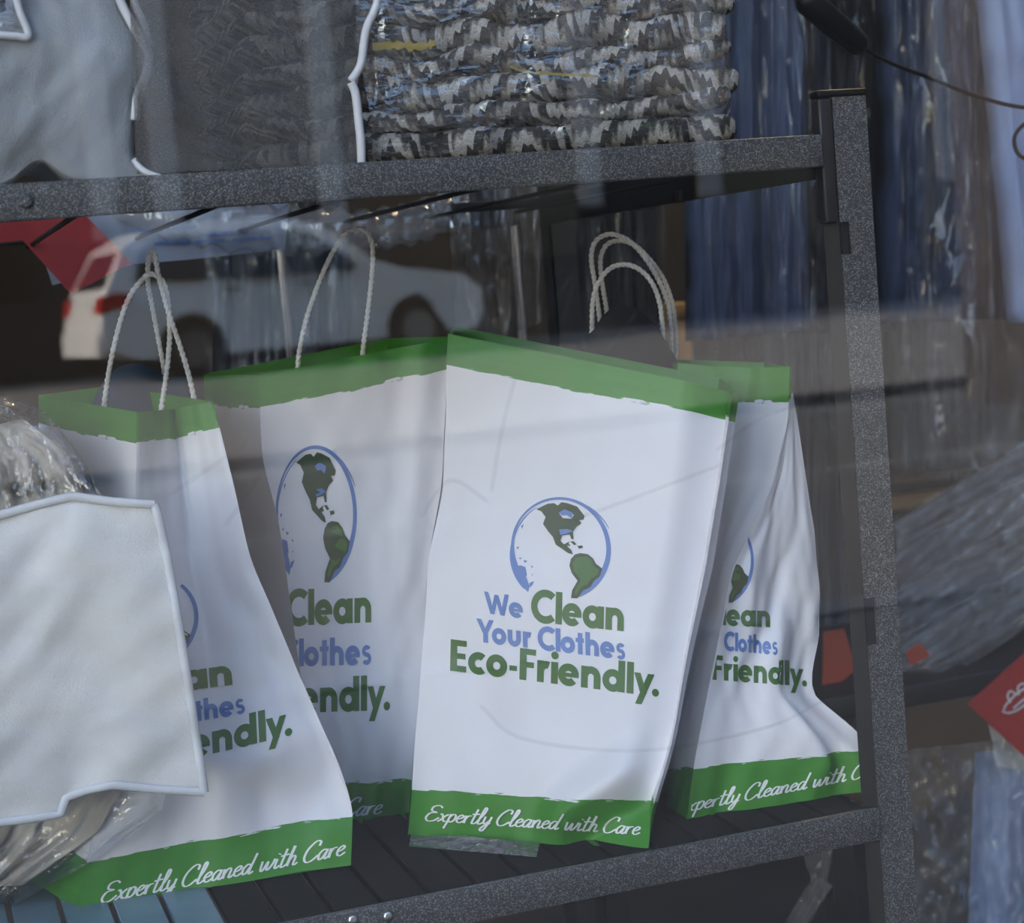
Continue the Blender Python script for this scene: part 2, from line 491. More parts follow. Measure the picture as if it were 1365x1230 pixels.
MB().bbox(WIN[0], WIN[0]+fr, GLASS_Y-0.03, GLASS_Y+0.03, WIN[2], WIN[3], 0.004).bbox(WIN[1]-fr, WIN[1], GLASS_Y-0.03, GLASS_Y+0.03, WIN[2], WIN[3], 0.004)\
    .bbox(WIN[0]+fr, WIN[1]-fr, GLASS_Y-0.03, GLASS_Y+0.03, WIN[2], WIN[2]+fr, 0.004).bbox(WIN[0]+fr, WIN[1]-fr, GLASS_Y-0.03, GLASS_Y+0.03, WIN[3]-fr, WIN[3], 0.004)\
    .build('window_frame', M['frame'], win, smooth=False)

# ------------------------------------------------------------------ setting: the street (seen mirrored in the pane)
MB().box(-60, 60, -2.2, 0.70, -0.12, 0.0).build('sidewalk', M['sidewalk'], smooth=False, kind='structure', label='concrete sidewalk in front of the shop', loc=(0, -0.7, 0))
MB().box(-60, 60, -2.35, -2.2, -0.12, 0.01).build('kerb', M['pilaster'], smooth=False, kind='structure', label='stone kerb along the street', loc=(0, -2.27, 0))
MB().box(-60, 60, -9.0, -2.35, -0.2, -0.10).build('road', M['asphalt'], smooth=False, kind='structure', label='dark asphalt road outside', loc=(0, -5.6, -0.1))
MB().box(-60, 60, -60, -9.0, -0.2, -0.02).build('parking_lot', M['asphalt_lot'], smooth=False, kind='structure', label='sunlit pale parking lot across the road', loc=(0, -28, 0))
MB().box(-60, 60, -5.75, -5.6, -0.1, -0.097).build('trim_1', M['stripe'], smooth=False, kind='structure', label='painted line along the road', loc=(0, -5.67, -0.1))
MB().box(-60, 60, -8.6, -8.45, -0.1, -0.097).build('trim_2', M['stripe'], smooth=False, kind='structure', label='painted edge line of the road', loc=(0, -8.5, -0.1))

def mirror(p):
    return np.array([p[0], 2*GLASS_Y-p[1], p[2]])

# dark building across the lot with pale pilasters, made tall to block front sky light
BY = -26.0
bld = thing('street_building', (20, BY, 0), 'tall dark brick building with pale pilasters across the parking lot', 'building')
MB().box(-15, 50, BY-10, BY, 0, 20.0).build('facade', M['brick_dark'], bld, smooth=False)
for px in (125, 210, 430, 775, 935, 1255):
    d = ray(px, 150); t = (2*GLASS_Y-BY)/d[1]; x = (EYE+d*t)[0]
    MB().bbox(x-0.2, x+0.2, BY, BY+0.2, 2.0, 19.8, 0.03).build('pilaster', M['pilaster'], bld, smooth=False)
for k in range(10):
    x = -13+k*4.3
    MB().bbox(x, x+2.2, BY-0.02, BY+0.06, 1.2, 2.8, 0.02).build('window_pane', M['dark_glass'], bld, smooth=False)

def build_car():
    def gpt(px, dy=92):
        hy = 434.3-0.0857*px
        d = ray(px, hy+dy); t = (-0.02-EYE[2])/d[2]
        return mirror(EYE+d*t)
    pr, pf = gpt(262, 94), gpt(562, 89)
    ax = pf-pr; ax[2] = 0
    wb = np.linalg.norm(ax); ax /= wb
    up = np.array([0, 0, 1.0])
    sd = np.cross(up, ax)                                   # towards the car's left
    if sd[1] < 0: sd = -sd                                  # near side faces the shop
    s = wb/2.7
    org = pr - sd*0.0
    def T(x, y, z):                                         # x from the rear axle forward, y inwards from near side, z up
        return org+ax*x*s-sd*y*s+up*z*s
    root = thing('parked_car', tuple(org+up*0.0), 'white parked car mirrored in the window at left', 'car')
    Wd = 1.82
    prof = [(-0.92, 0.42), (-0.98, 0.62), (-0.95, 0.88), (-0.88, 1.02), (-0.62, 1.50), (-0.35, 1.66), (0.4, 1.74), (1.2, 1.72), (1.65, 1.62), (2.25, 1.16), (2.55, 1.05), (3.3, 0.92), (3.52, 0.75), (3.55, 0.45), (3.45, 0.28), (3.08, 0.26)]
    for cx in (2.7, 0.0):
        prof += [(cx+0.40*math.cos(a), 0.34+0.40*math.sin(a)) for a in np.linspace(-0.2, math.pi+0.2, 10)]
        if cx == 2.7:
            prof += [(0.45, 0.26)]
    prof += [(-0.6, 0.28)]
    bm = bmesh.new()
    def yoff(z):                                            # tumblehome of the cabin
        return 0.0 if z < 0.95 else 0.24*(z-0.95)/0.8
    a = [bm.verts.new(T(x, yoff(z), z)) for x, z in prof]
    b = [bm.verts.new(T(x, Wd-yoff(z), z)) for x, z in prof]
    n = len(prof)
    for i in range(n):
        bm.faces.new((a[i], a[(i+1) % n], b[(i+1) % n], b[i]))
    fa = bm.faces.new(a); fb = bm.faces.new(b[::-1])
    bmesh.ops.triangulate(bm, faces=[fa, fb])
    bmesh.ops.recalc_face_normals(bm, faces=list(bm.faces))
    bm.verts.index_update()
    mesh('body', [v.co[:] for v in bm.verts], [[v.index for v in f.verts] for f in bm.faces], M['car_white'], root, smooth=False)
    bm.free()
    def panel(name, pts, mat, side=0, off=0.012):
        v = []
        for x, z in pts:
            y = yoff(z)-off
            v.append(T(x, y if side == 0 else Wd-y, z))
        for x, z in pts:
            y = yoff(z)+0.02
            v.append(T(x, y if side == 0 else Wd-y, z))
        k = len(pts)
        f = [tuple(range(k)), tuple(range(2*k-1, k-1, -1))]+[(i, (i+1) % k, k+(i+1) % k, k+i) for i in range(k)]
        mesh(name, v, f, mat, root, smooth=False)
    for sde in (0, 1):
        panel('side_window', [(-0.55, 1.10), (-0.45, 1.45), (-0.15, 1.58), (0.28, 1.60), (0.28, 1.08)], M['dark_glass'], sde)
        panel('side_window', [(0.36, 1.08), (0.36, 1.60), (1.08, 1.60), (1.14, 1.06)], M['dark_glass'], sde)
        panel('side_window', [(1.22, 1.06), (1.16, 1.60), (1.52, 1.53), (2.0, 1.14), (2.0, 1.06)], M['dark_glass'], sde)
        panel('door_handle', [(0.42, 0.93), (0.42, 0.97), (0.62, 0.97), (0.62, 0.93)], M['rim'], sde, 0.03)
        panel('door_handle', [(1.3, 0.93), (1.3, 0.97), (1.5, 0.97), (1.5, 0.93)], M['rim'], sde, 0.03)
        panel('tail_light', [(-0.96, 0.80), (-0.95, 0.98), (-0.80, 1.02), (-0.62, 0.98), (-0.70, 0.86)], M['tail_light'], sde, 0.02)
    # rear glass and tail lights on the tail
    def quad(name, pts, mat, dx):
        v = [T(x, y, z) for x, y, z in pts]+[T(x+dx, y, z) for x, y, z in pts]
        mesh(name, v, [(0, 1, 2, 3), (7, 6, 5, 4), (0, 4, 5, 1), (1, 5, 6, 2), (2, 6, 7, 3), (3, 7, 4, 0)], mat, root, smooth=False)
    quad('rear_window', [(-0.88, 0.25, 1.08), (-0.88, Wd-0.25, 1.08), (-0.65, Wd-0.32, 1.46), (-0.65, 0.32, 1.46)], M['dark_glass'], 0.04)
    quad('tail_light', [(-0.99, 0.0, 0.80), (-0.99, 0.3, 0.80), (-0.93, 0.3, 0.98), (-0.93, 0.0, 0.98)], M['tail_light'], 0.05)
    quad('tail_light', [(-0.99, Wd-0.3, 0.80), (-0.99, Wd, 0.80), (-0.93, Wd, 0.98), (-0.93, Wd-0.3, 0.98)], M['tail_light'], 0.05)
    quad('bumper', [(-1.03, 0.05, 0.34), (-1.03, Wd-0.05, 0.34), (-1.03, Wd-0.05, 0.60), (-1.03, 0.05, 0.60)], M['car_white'], 0.08)
    for cx in (0.0, 2.7):
        for y in (0.12, Wd-0.12):
            c = T(cx, y, 0.34)
            wm = MB().cyl(c, sd, 0.34*s, 0.22*s, 28)
            w_ = wm.build('wheel', M['tyre'], root, smooth=False)
            MB().cyl(c, sd, 0.20*s, 0.235*s, 20).build('wheel_rim', M['rim'], w_, smooth=False)
build_car()

# ------------------------------------------------------------------ the shelving unit
su = thing('metal_shelving_unit', (0.26, 1.57, 0.0), 'dark grey hammered metal shelving unit carrying the bags', 'shelf')
XR, XL, YF, YR = 0.730, -0.23, 1.25, 1.90
ZB = (0.412, 0.439); ZU = (0.948, 0.973)
def upright(x0, x1, y, front, name='upright', notches=()):
    """angle post: the flange faces the window, a slanted return faces left"""
    b = MB()
    s = -1 if front else 1
    zt = 1.005
    cuts = [0.0]
    for a_, b_ in notches:
        cuts += [a_, b_]
    cuts.append(zt)
    for i in range(len(cuts)-1):
        z0, z1 = cuts[i], cuts[i+1]
        xa = x0+(0.009 if i % 2 else 0.0)
        b.box(xa, x1, y, y+0.0025, z0, z1)
    rt = MB().add([(x0-0.0005, y+0.001, 0), (x0-0.008, y+0.0125, 0), (x0-0.006, y+0.0135, 0), (x0+0.0015, y+0.0025, 0),
           (x0-0.0005, y+0.001, zt), (x0-0.008, y+0.0125, zt), (x0-0.006, y+0.0135, zt), (x0+0.0015, y+0.0025, zt)],
          [(0, 1, 5, 4), (1, 2, 6, 5), (2, 3, 7, 6), (3, 0, 4, 7), (4, 5, 6, 7), (3, 2, 1, 0)])
    o = b.build(name, M['metal'], su, smooth=False)
    rt.build('shaded_return', M['black'], o, smooth=False)  # black material stands in for shade on the left-facing return
    return o
pst = upright(0.7005, XR, YF, True, notches=((0.590-0.02, 0.590+0.018), (0.880, 0.905)))
MB().bbox(0.6872, 0.7312, YF-0.002, YF+0.013, 1.001, 1.0065, 0.002).build('post_cap', M['plastic_black'], pst)
MB().bbox(0.6880, 0.7000, YF-0.001, YF+0.012, 0.905, 1.000, 0.002).build('corner_bracket', M['black'], pst)
MB().box(0.7000, 0.7105, YF+0.004, YF+0.008, 0.875, 0.910).build('slot', M['black'], pst, smooth=False)
MB().box(0.7000, 0.7105, YF+0.004, YF+0.008, 0.565, 0.612).build('slot', M['black'], pst, smooth=False)
for (x, y) in ((0.70, YR), (XL, YF), (XL, YR)):
    MB().box(x, x+0.030, y, y+0.0025, 0, 1.005).box(x, x+0.0025, y, y+0.03, 0, 1.005).build('upright', M['black'], su, smooth=False)
def beam(name, x0, x1, y, z, mat):
    """front beam: face plate with a rounded top edge and a lip to carry the deck"""
    b = MB().bbox(x0, x1, y, y+0.006, z[0], z[1], 0.0015).box(x0, x1, y+0.006, y+0.03, z[0]+0.004, z[0]+0.006)
    return b.build(name, mat, su)
fb_u = beam('front_beam', XL+0.003, 0.6878, YF-0.004, ZU, M['metal'])
fb_l = beam('front_beam', XL+0.003, 0.6990, YF-0.004, ZB, M['metal'])
beam('rear_beam', XL+0.003, 0.699, YR-0.010, (ZU[0]+0.012, ZU[1]-0.002), M['black'])
beam('rear_beam', XL+0.003, 0.699, YR-0.010, ZB, M['black'])
for x in (0.690, XL-0.003):
    MB().bbox(x, x+0.006, YF+0.012, YR, ZU[0]-0.008, ZU[1]-0.002, 0.0012).build('side_beam', M['black'], su)
    MB().bbox(x, x+0.006, YF+0.03, YR, ZB[0], ZB[1]-0.002, 0.0012).build('side_beam', M['black'], su)
def rivet(p, r, parent, mat):
    p = np.array(p)
    MB().tube([p+[0, 0.002, 0], p+[0, -0.0012, 0], p+[0, -0.0024, 0]], [r, r, r*0.55], 14).build('rivet', mat, parent)
for px, py in ((960, 205), (35, 268)):
    p = at(px, py, YF-0.004); rivet(p, 0.0048, fb_u, M['metal'])
for px, py in ((470, 1226), (517, 1221)):
    p = at(px, py, YF-0.004); rivet(p, 0.0042, fb_l, M['zinc'])
rivet(at(1170, 1098, YF+0.02), 0.0028, pst, M['zinc'])
p = at(910, 249, 1.52); MB().cyl([0.689, p[1], 0.945], (1, 0, 0), 0.006, 0.006, 12).build('bolt', M['black'], su)
# joint plate on the lower beam
p = at(430, 1216, YF-0.004)
MB().bbox(p[0]-0.13, p[0], YF-0.0065, YF-0.0035, ZB[0]+0.001, ZB[1]+0.0015, 0.001).build('splice_plate', M['metal'], fb_l)
# decks: upper of thin wires, lower of slats running front to back
for k in range(9):
    x = XL+0.05+k*0.105
    MB().tube([(x, YF+0.004, ZU[0]+0.0085), (x, YR-0.006, ZU[0]+0.0085)], 0.0022, 6).build('deck_wire', M['black'], su)
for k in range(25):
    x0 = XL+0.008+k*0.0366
    MB().bbox(x0, x0+0.0325, YF+0.003, YR-0.006, ZB[1]-0.008, ZB[1], 0.001).build('deck_slat', M['slat'] if x0 < 0.16 else M['slat_shaded'], su, smooth=False)  # slats past the pale ones are coloured dark as if in shade

# ------------------------------------------------------------------ lettering
def arc_poly(cx, cy, rx, ry, t, a0, a1, n=20):
    A = np.radians(np.linspace(a0, a1, n+1))
    t = np.broadcast_to(np.asarray(t, float), A.shape) if np.isscalar(t) else np.interp(np.linspace(0, 1, n+1), np.linspace(0, 1, len(t)), t)
    o = np.stack([cx+rx*np.cos(A), cy+ry*np.sin(A)], -1)
    i = np.stack([cx+(rx-t)*np.cos(A), cy+(ry-t)*np.sin(A)], -1)
    return [np.array([o[k], o[k+1], i[k+1], i[k]]) for k in range(n)]
def bar(x0, y0, x1, y1, nx=1, ny=4):
    xs, ys = np.linspace(x0, x1, nx+1), np.linspace(y0, y1, ny+1)
    return [np.array([(xs[i], ys[j]), (xs[i+1], ys[j]), (xs[i+1], ys[j+1]), (xs[i], ys[j+1])]) for i in range(nx) for j in range(ny)]
def slash(x0, y0, x1, y1, w, n=4):
    """slanted bar with level ends"""
    q = []
    for k in range(n):
        a, b = k/n, (k+1)/n
        xa, ya, xb, yb = x0+(x1-x0)*a, y0+(y1-y0)*a, x0+(x1-x0)*b, y0+(y1-y0)*b
        q.append(np.array([(xa-w/2, ya), (xa+w/2, ya), (xb+w/2, yb), (xb-w/2, yb)]))
    return q
def disc(cx, cy, r, n=16):
    return [np.array([(cx+r*math.cos(2*math.pi*k/n), cy+r*math.sin(2*math.pi*k/n)) for k in range(n)])]
S, XH = 0.235, 0.69
def bold(ch):
    if ch == 'C': return arc_poly(.52, .5, .53, .53, S, 48, 312, 28), 0.86
    if ch == 'c': return arc_poly(.35, .34, .36, .36, S, 50, 310), 0.62
    if ch == 'l': return bar(.03, 0, .03+S, 1), 0.28
    if ch == 'i': return bar(.03, 0, .03+S, XH)+disc(.03+S/2, .90, .125), 0.28
    if ch == 'e': return arc_poly(.35, .34, .36, .36, S, 8, 318, 26)+bar(.14, .27, .70, .40, 4, 1), 0.75
    if ch == 'a': return arc_poly(.35, .34, .36, .36, S, 0, 360, 26)+bar(.53, 0, .53+S, XH), 0.80
    if ch == 'o': return arc_poly(.35, .34, .36, .36, S, 0, 360, 26), 0.75
    if ch == 'd': return arc_poly(.35, .34, .36, .36, S, 0, 360, 26)+bar(.53, 0, .53+S, 1), 0.80
    if ch == 'n': return bar(.03, 0, .03+S, XH)+arc_poly(.37, .36, .33, .34, S, 0, 165, 14)+bar(.70-S, 0, .70, .37), 0.77
    if ch == 'h': return bar(.03, 0, .03+S, 1)+arc_poly(.37, .36, .33, .34, S, 0, 165, 14)+bar(.70-S, 0, .70, .37), 0.77
    if ch == 'u': return bar(.03, .31, .03+S, XH)+arc_poly(.36, .32, .33, .34, S, 180, 360, 16)+bar(.69-S, .31, .69, XH), 0.76
    if ch == 'r': return bar(.03, 0, .03+S, XH)+arc_poly(.36, .33, .33, .36, S, 70, 165, 8), 0.48
    if ch == 't': return bar(.11, 0, .11+S, .92)+bar(0, .51, .42, XH, 3, 1), 0.46
    if ch == 's': return arc_poly(.27, .485, .215, .215, .16, 30, 270, 16)+arc_poly(.27, .21, .22, .225, .16, -150, 90, 16), 0.54
    if ch == 'E': return bar(.03, 0, .03+S, 1)+bar(.2, 0, .58, .19, 3, 1)+bar(.2, .405, .55, .585, 3, 1)+bar(.2, .81, .58, 1, 3, 1), 0.65
    if ch == 'F': return bar(.03, 0, .03+S, 1)+bar(.2, .405, .52, .585, 3, 1)+bar(.2, .81, .58, 1, 3, 1), 0.60
    if ch == 'W': return slash(.10, 1, .37, 0, .21)+slash(.37, 0, .62, .92, .20)+slash(.62, .92, .87, 0, .20)+slash(.87, 0, 1.14, 1, .21), 1.22
    if ch == 'Y': return slash(.42, .40, .10, 1, .23)+slash(.42, .40, .74, 1, .23)+bar(.32, 0, .32+S, .46), 0.76
    if ch == 'y': return slash(.33, .04, .11, XH, .22)+slash(.16, -.30, .58, XH, .22, 6), 0.62
    if ch == '-': return bar(.04, .25, .30, .41, 2, 1), 0.36
    if ch == '.': return disc(.12, .12, .125), 0.28
    return [], 0.30
def bold_text(s):
    q, x = [], 0.0
    for ch in s:
        g, w = bold(ch)
        q += [p+np.array([x, 0]) for p in g]
        x += w
    return q, x
SCR = {
 'e': ([[(0.02, .22), (.2, .28), (.29, .40), (.2, .5), (.06, .35), (.06, .1), (.2, 0), (.38, .14)]], .36),
 'x': ([[(0, .45), (.1, .46), (.25, .05), (.38, .04)], [(.38, .48), (.25, .35), (.1, .1), (-.02, 0)]], .40),
 'p': ([[(.08, .52), (.05, 0), (.0, -.42)], [(.06, .3), (.2, .5), (.33, .42), (.32, .15), (.18, 0), (.06, .1)]], .40),
 'r': ([[(.05, .48), (.05, 0)], [(.06, .25), (.15, .45), (.3, .48)]], .32),
 't': ([[(.15, .92), (.09, .1), (.18, 0), (.33, .12)], [(-.03, .58), (.32, .62)]], .30),
 'l': ([[(.0, .12), (.2, .65), (.24, .98), (.14, .98), (.07, .12), (.16, 0), (.30, .12)]], .27),
 'y': ([[(.05, .5), (.05, .15), (.15, .03), (.3, .25)], [(.34, .5), (.28, 0), (.15, -.40), (.02, -.34), (.12, -.1), (.38, .10)]], .42),
 'a': ([[(.32, .42), (.18, .5), (.03, .3), (.06, .04), (.18, .04), (.32, .38)], [(.34, .5), (.29, .08), (.36, 0), (.46, .12)]], .43),
 'n': ([[(.04, .48), (.05, 0)], [(.05, .2), (.18, .48), (.30, .42), (.29, .06), (.36, 0), (.46, .12)]], .44),
 'd': ([[(.32, .42), (.18, .5), (.03, .3), (.06, .04), (.18, .04), (.32, .38)], [(.42, 1.0), (.31, .1), (.38, 0), (.48, .1)]], .50),
 'w': ([[(.03, .5), (.05, .06), (.15, .02), (.28, .44), (.29, .06), (.38, .02), (.50, .28), (.54, .52)]], .58),
 'i': ([[(.06, .48), (.05, .08), (.12, 0), (.24, .12)], [(.09, .70), (.10, .74)]], .21),
 'h': ([[(.14, 1.0), (.05, 0)], [(.05, .2), (.2, .48), (.31, .40), (.30, .06), (.37, 0), (.47, .1)]], .47),
 'E': ([[(.58, .86), (.42, 1.0), (.16, .92), (.14, .66), (.40, .56), (.12, .50), (.0, .22), (.12, .0), (.38, .02), (.60, .24)]], .60),
 'C': ([[(.50, .74), (.50, .96), (.30, 1.0), (.06, .66), (.0, .25), (.13, 0), (.34, .02), (.56, .26)]], .58),
}
def script_text(s, slant=0.28, wd=0.044):
    q, x = [], 0.0
    for ch in s:
        if ch == ' ':
            x += .24; continue
        st, w = SCR[ch]
        for L in st:
            P = catmull(L, 6) if len(L) > 2 else np.array(L, float)
            P = P+np.array([x, 0]); P[:, 0] += slant*P[:, 1]
            T = np.gradient(P, axis=0); T /= np.linalg.norm(T, axis=1)[:, None]+1e-9
            N = np.stack([-T[:, 1], T[:, 0]], -1)
            ww = wd*(0.65+0.5*np.abs(T[:, 1]))[:, None]/1.0
            if len(P) == 2: ww = ww*1.3
            for k in range(len(P)-1):
                q.append(np.array([P[k]-N[k]*ww[k], P[k+1]-N[k+1]*ww[k+1], P[k+1]+N[k+1]*ww[k+1], P[k]+N[k]*ww[k]]))
        x += w
    return q, x

# the globe emblem, in its own units (measured on the print)
NAM = [(480, 152), (540, 122), (572, 118), (590, 130), (610, 112), (640, 116), (690, 132), (706, 152), (728, 180), (722, 198), (700, 200), (712, 218), (685, 236), (668, 262), (672, 300), (660, 300), (652, 276), (612, 282), (604, 310), (622, 328), (650, 312), (640, 338), (660, 356), (668, 378), (645, 372), (605, 346), (580, 330), (566, 292), (540, 262), (515, 226), (528, 190), (506, 162)]
SAM = [(678, 378), (706, 370), (745, 374), (772, 396), (786, 422), (818, 446), (806, 486), (775, 512), (758, 542), (722, 560), (692, 602), (658, 602), (664, 562), (692, 512), (662, 474), (650, 436), (658, 402)]
SAM_IN = [(690, 392), (740, 386), (764, 406), (774, 432), (804, 452), (792, 482), (762, 500), (742, 530), (710, 545), (688, 582), (676, 580), (682, 556), (708, 508), (674, 462), (668, 424)]
LAKE = [(596, 166), (625, 148), (668, 164), (660, 192), (636, 178), (612, 180)]
GULF = [(598, 252), (640, 248), (668, 258), (640, 272), (604, 280)]
ISL = [[(655, 312), (672, 310), (688, 326), (674, 330)], [(690, 334), (716, 330), (720, 342), (700, 348)], [(640, 320), (655, 330), (648, 338)]]
AUS = [(360, 446), (384, 450), (398, 440), (408, 470), (430, 505), (446, 548), (438, 578), (418, 560), (388, 510)]
AUS2 = [(398, 442), (424, 450), (432, 490), (422, 512), (412, 490)]
SPK = [[(390, 405), (405, 400), (400, 412)], [(415, 412), (436, 420), (420, 428)], [(452, 440), (466, 448), (456, 452)], [(455, 485), (464, 488), (458, 494)], [(446, 530), (470, 520), (456, 546), (445, 552)], [(402, 240), (416, 230), (408, 256)], [(378, 350), (392, 345), (386, 362)]]
def globe_shapes():
    ring = arc_poly(606, 350, 256, 264, [44, 30, 24, 22, 18, 14, 12, 10, 16, 20], 69, -205, 60)   # image y grows downwards
    ring2 = arc_poly(606, 390, 262, 250, [6, 16, 26, 30, 34, 26], 193, 137, 16)
    sk = arc_poly(612, 345, 266, 252, [2, 7, 3], -60, -25, 10)+arc_poly(600, 350, 238, 240, [2, 6, 3], -175, -120, 12)
    return {'ink_blue': ring+ring2+sk+[np.array(LAKE, float), np.array(AUS, float), np.array(AUS2, float)]+[np.array(p, float) for p in SPK],
            'ink_dark': [np.array(NAM, float), np.array(SAM, float)]+[np.array(p, float) for p in ISL]}, {'ink_blue': [np.array(LAKE, float), np.array(GULF, float)], 'ink_green': [np.array(SAM_IN, float)]}

# ------------------------------------------------------------------ paper bags
class Face:
    """one paper panel between two edges given in rows from bottom (v=0) to top (v=1)"""
    def __init__(s, rows, wr=None, crease=None):
        s.v = np.array([r[0] for r in rows], float)
        s.L = np.array([r[1] for r in rows], float)
        s.R = np.array([r[2] for r in rows], float)
        s.wr = wr
        s.n = None
        e = (s.R-s.L).mean(0); w = (s.L[-1]+s.R[-1]-s.L[0]-s.R[0])
        n = np.cross(e, w); n /= np.linalg.norm(n)
        if n@(EYE-s.L.mean(0)) < 0: n = -n
        s.n = n
    def edge(s, E_, v):
        # monotone smooth interpolation
        vv = np.clip(v, 0, 1)
        out = np.empty(v.shape+(3,))
        tang = np.gradient(E_, s.v, axis=0)
        i = np.clip(np.searchsorted(s.v, vv, side='right')-1, 0, len(s.v)-2)
        h = s.v[i+1]-s.v[i]
        t = ((vv-s.v[i])/h)[..., None]; h = h[..., None]
        a, b, ta, tb = E_[i], E_[i+1], tang[i]*0.8, tang[i+1]*0.8
        return (2*t**3-3*t**2+1)*a+(t**3-2*t**2+t)*h*ta+(-2*t**3+3*t**2)*b+(t**3-t**2)*h*tb
    def P(s, u, v, off=0.0):
        u = np.asarray(u, float); v = np.asarray(v, float)
        p = s.edge(s.L, v)*(1-u[..., None])+s.edge(s.R, v)*u[..., None]
        d = np.zeros_like(u) if s.wr is None else s.wr(u, v)
        return p+(d+off)[..., None]*s.n
    def uv_of(s, px):
        px = np.asarray(px, float)
        u = np.full(px.shape[0], .5); v = np.full(px.shape[0], .5)
        h = 1e-3
        for _ in range(14):
            p0 = project(s.P(u, v)); r = px-p0
            du = (project(s.P(u+h, v))-p0)/h; dv = (project(s.P(u, np.where(v > .5, v-h, v+h)))-p0)/np.where(v > .5, -h, h)[:, None]
            det = du[:, 0]*dv[:, 1]-du[:, 1]*dv[:, 0]; det = np.where(np.abs(det) < 1e-6, 1e-6, det)
            u = np.clip(u+np.clip((r[:, 0]*dv[:, 1]-r[:, 1]*dv[:, 0])/det, -.3, .3), -0.5, 1.5)
            v = np.clip(v+np.clip((du[:, 0]*r[:, 1]-du[:, 1]*r[:, 0])/det, -.3, .3), 0.0, 1.0)
        return u, v

def print_on(face, polys, name, mat, parent, off=0.0006, umin=0.0, umax=1.0):
    """lay flat ink shapes (polygons in print units already set in the frame) onto a panel"""
    px, faces = [], []
    for q in polys:
        n0 = len(px)
        px += [(p[0], p[1]) for p in q]
        if len(q) <= 4:
            faces.append([n0+i for i in range(len(q))])
        else:
            for t in tessellate_polygon([[Vector((p[0], p[1], 0)) for p in q]]):
                faces.append([n0+i for i in t])
    px = np.array(px)
    u, v = face.uv_of(px)
    ok = (u >= umin-0.04) & (u <= umax+0.04)
    u = np.clip(u, umin, umax)
    faces = [f for f in faces if any(ok[i] for i in f)]
    X = face.P(u, v, off)
    # keep the ink on the visible side
    F2 = []
    for f in faces:
        a, b, c = X[f[0]], X[f[1]], X[f[2]]
        F2.append(f if np.cross(b-a, c-a)@face.n > 0 else f[::-1])
    used = sorted({i for f in F2 for i in f})
    mp = {i: k for k, i in enumerate(used)}
    return mesh(name, X[used], [[mp[i] for i in f] for f in F2], mat, parent, smooth=True)

def line_on(face, kind, s, p0, p1, cap, mat, parent, name, **k):
    """s set from p0 to p1 along the base line; cap = vector of one capital height"""
    q, w = (bold_text(s) if kind == 'bold' else script_text(s))
    p0, p1, cap = np.array(p0, float), np.array(p1, float), np.array(cap, float)
    e1 = (p1-p0)/w
    return print_on(face, [p0+p[:, :1]*e1+p[:, 1:]*cap for p in q], name, M[mat], parent, **k)

def globe_on(face, box, parent, slope=0.0, part=False, **k):
    x0, y0, x1, y1 = box
    a, b = globe_shapes()
    if part:
        a['ink_blue'] = a['ink_blue'][:26]
    def tr(p):
        q = np.stack([x0+(p[:, 0]-345)/515*(x1-x0), y0+(p[:, 1]-88)/527*(y1-y0)], -1)
        q[:, 1] += slope*(q[:, 0]-(x0+x1)/2)
        return q
    e = print_on(face, [tr(p) for p in a['ink_blue']], 'globe_emblem', M['ink_blue'], parent, off=0.0006, **k)
    print_on(face, [tr(p) for p in a['ink_dark']], 'continents', M['ink_dark'], e, off=0.0009, **k)
    print_on(face, [tr(p) for p in b['ink_blue']], 'lakes', M['ink_blue'], e, off=0.0012, **k)
    print_on(face, [tr(p) for p in b['ink_green']], 'continents', M['ink_green'], e, off=0.0012, **k)

def panel_mesh(face, name, parent, nu=36, nv=64, mat=None):
    uu, vv = np.meshgrid(np.linspace(0, 1, nu+1), np.linspace(0, 1, nv+1))
    X = face.P(uu.ravel(), vv.ravel())
    uv = np.stack([uu.ravel(), vv.ravel()], -1)
    # pinked (zig-zag) top rim
    fs = grid_faces(nu, nv)
    a, b, c = X[fs[0][0]], X[fs[0][1]], X[fs[0][2]]
    if np.cross(b-a, c-a)@face.n < 0:
        fs = [f[::-1] for f in fs]
    return mesh(name, X, fs, mat or M['paper'], parent, uv=uv)

def rows(L, R):
    """L, R: [(v, px, py, Y)] edges in the photograph with their distance from the eye plane"""
    vs_ = sorted({l[0] for l in L} | {r[0] for r in R})
    def interp(E_, v):
        E_ = sorted(E_)
        k = [e[0] for e in E_]
        P = np.array([at(*e[1:]) for e in E_])
        return np.array([np.interp(v, k, P[:, i]) for i in range(3)])
    return [(v, interp(L, v), interp(R, v)) for v in vs_]

def back_edge(face, side, vec, k=1.0):
    E_ = face.L if side == 'L' else face.R
    return E_+np.array(vec)*k

def close_bag(face_l, face_r, vec, parent, left=True, taper=0.0):
    """side, back and base panels behind the visible panels; vec = depth of the bag"""
    vec = np.array(vec, float)
    Lf, Rf = face_l, face_r
    out = []
    def fc(v, A, B):
        f = Face([(vv, a, b) for vv, a, b in zip(v, A, B)])
        return f
    if left:
        f = fc(Lf.v, Lf.L+vec, Lf.L); panel_mesh(f, 'side_panel', parent, 14, 40); out.append(f)
    f = fc(Rf.v, Rf.R, Rf.R+vec); panel_mesh(f, 'side_panel', parent, 14, 40)
    vv = np.linspace(0, 1, 12)
    LB = Lf.edge(Lf.L, vv)+vec; RB = Rf.edge(Rf.R, vv)+vec
    f = fc(vv, LB, RB); panel_mesh(f, 'back_panel', parent, 14, 40)
    a, b = Lf.edge(Lf.L, np.array([0.0]))[0], Rf.edge(Rf.R, np.array([0.0]))[0]
    mesh('base_panel', [a, b, b+vec, a+vec], [(0, 3, 2, 1)], M['ink_green'], parent, smooth=False)
    return out

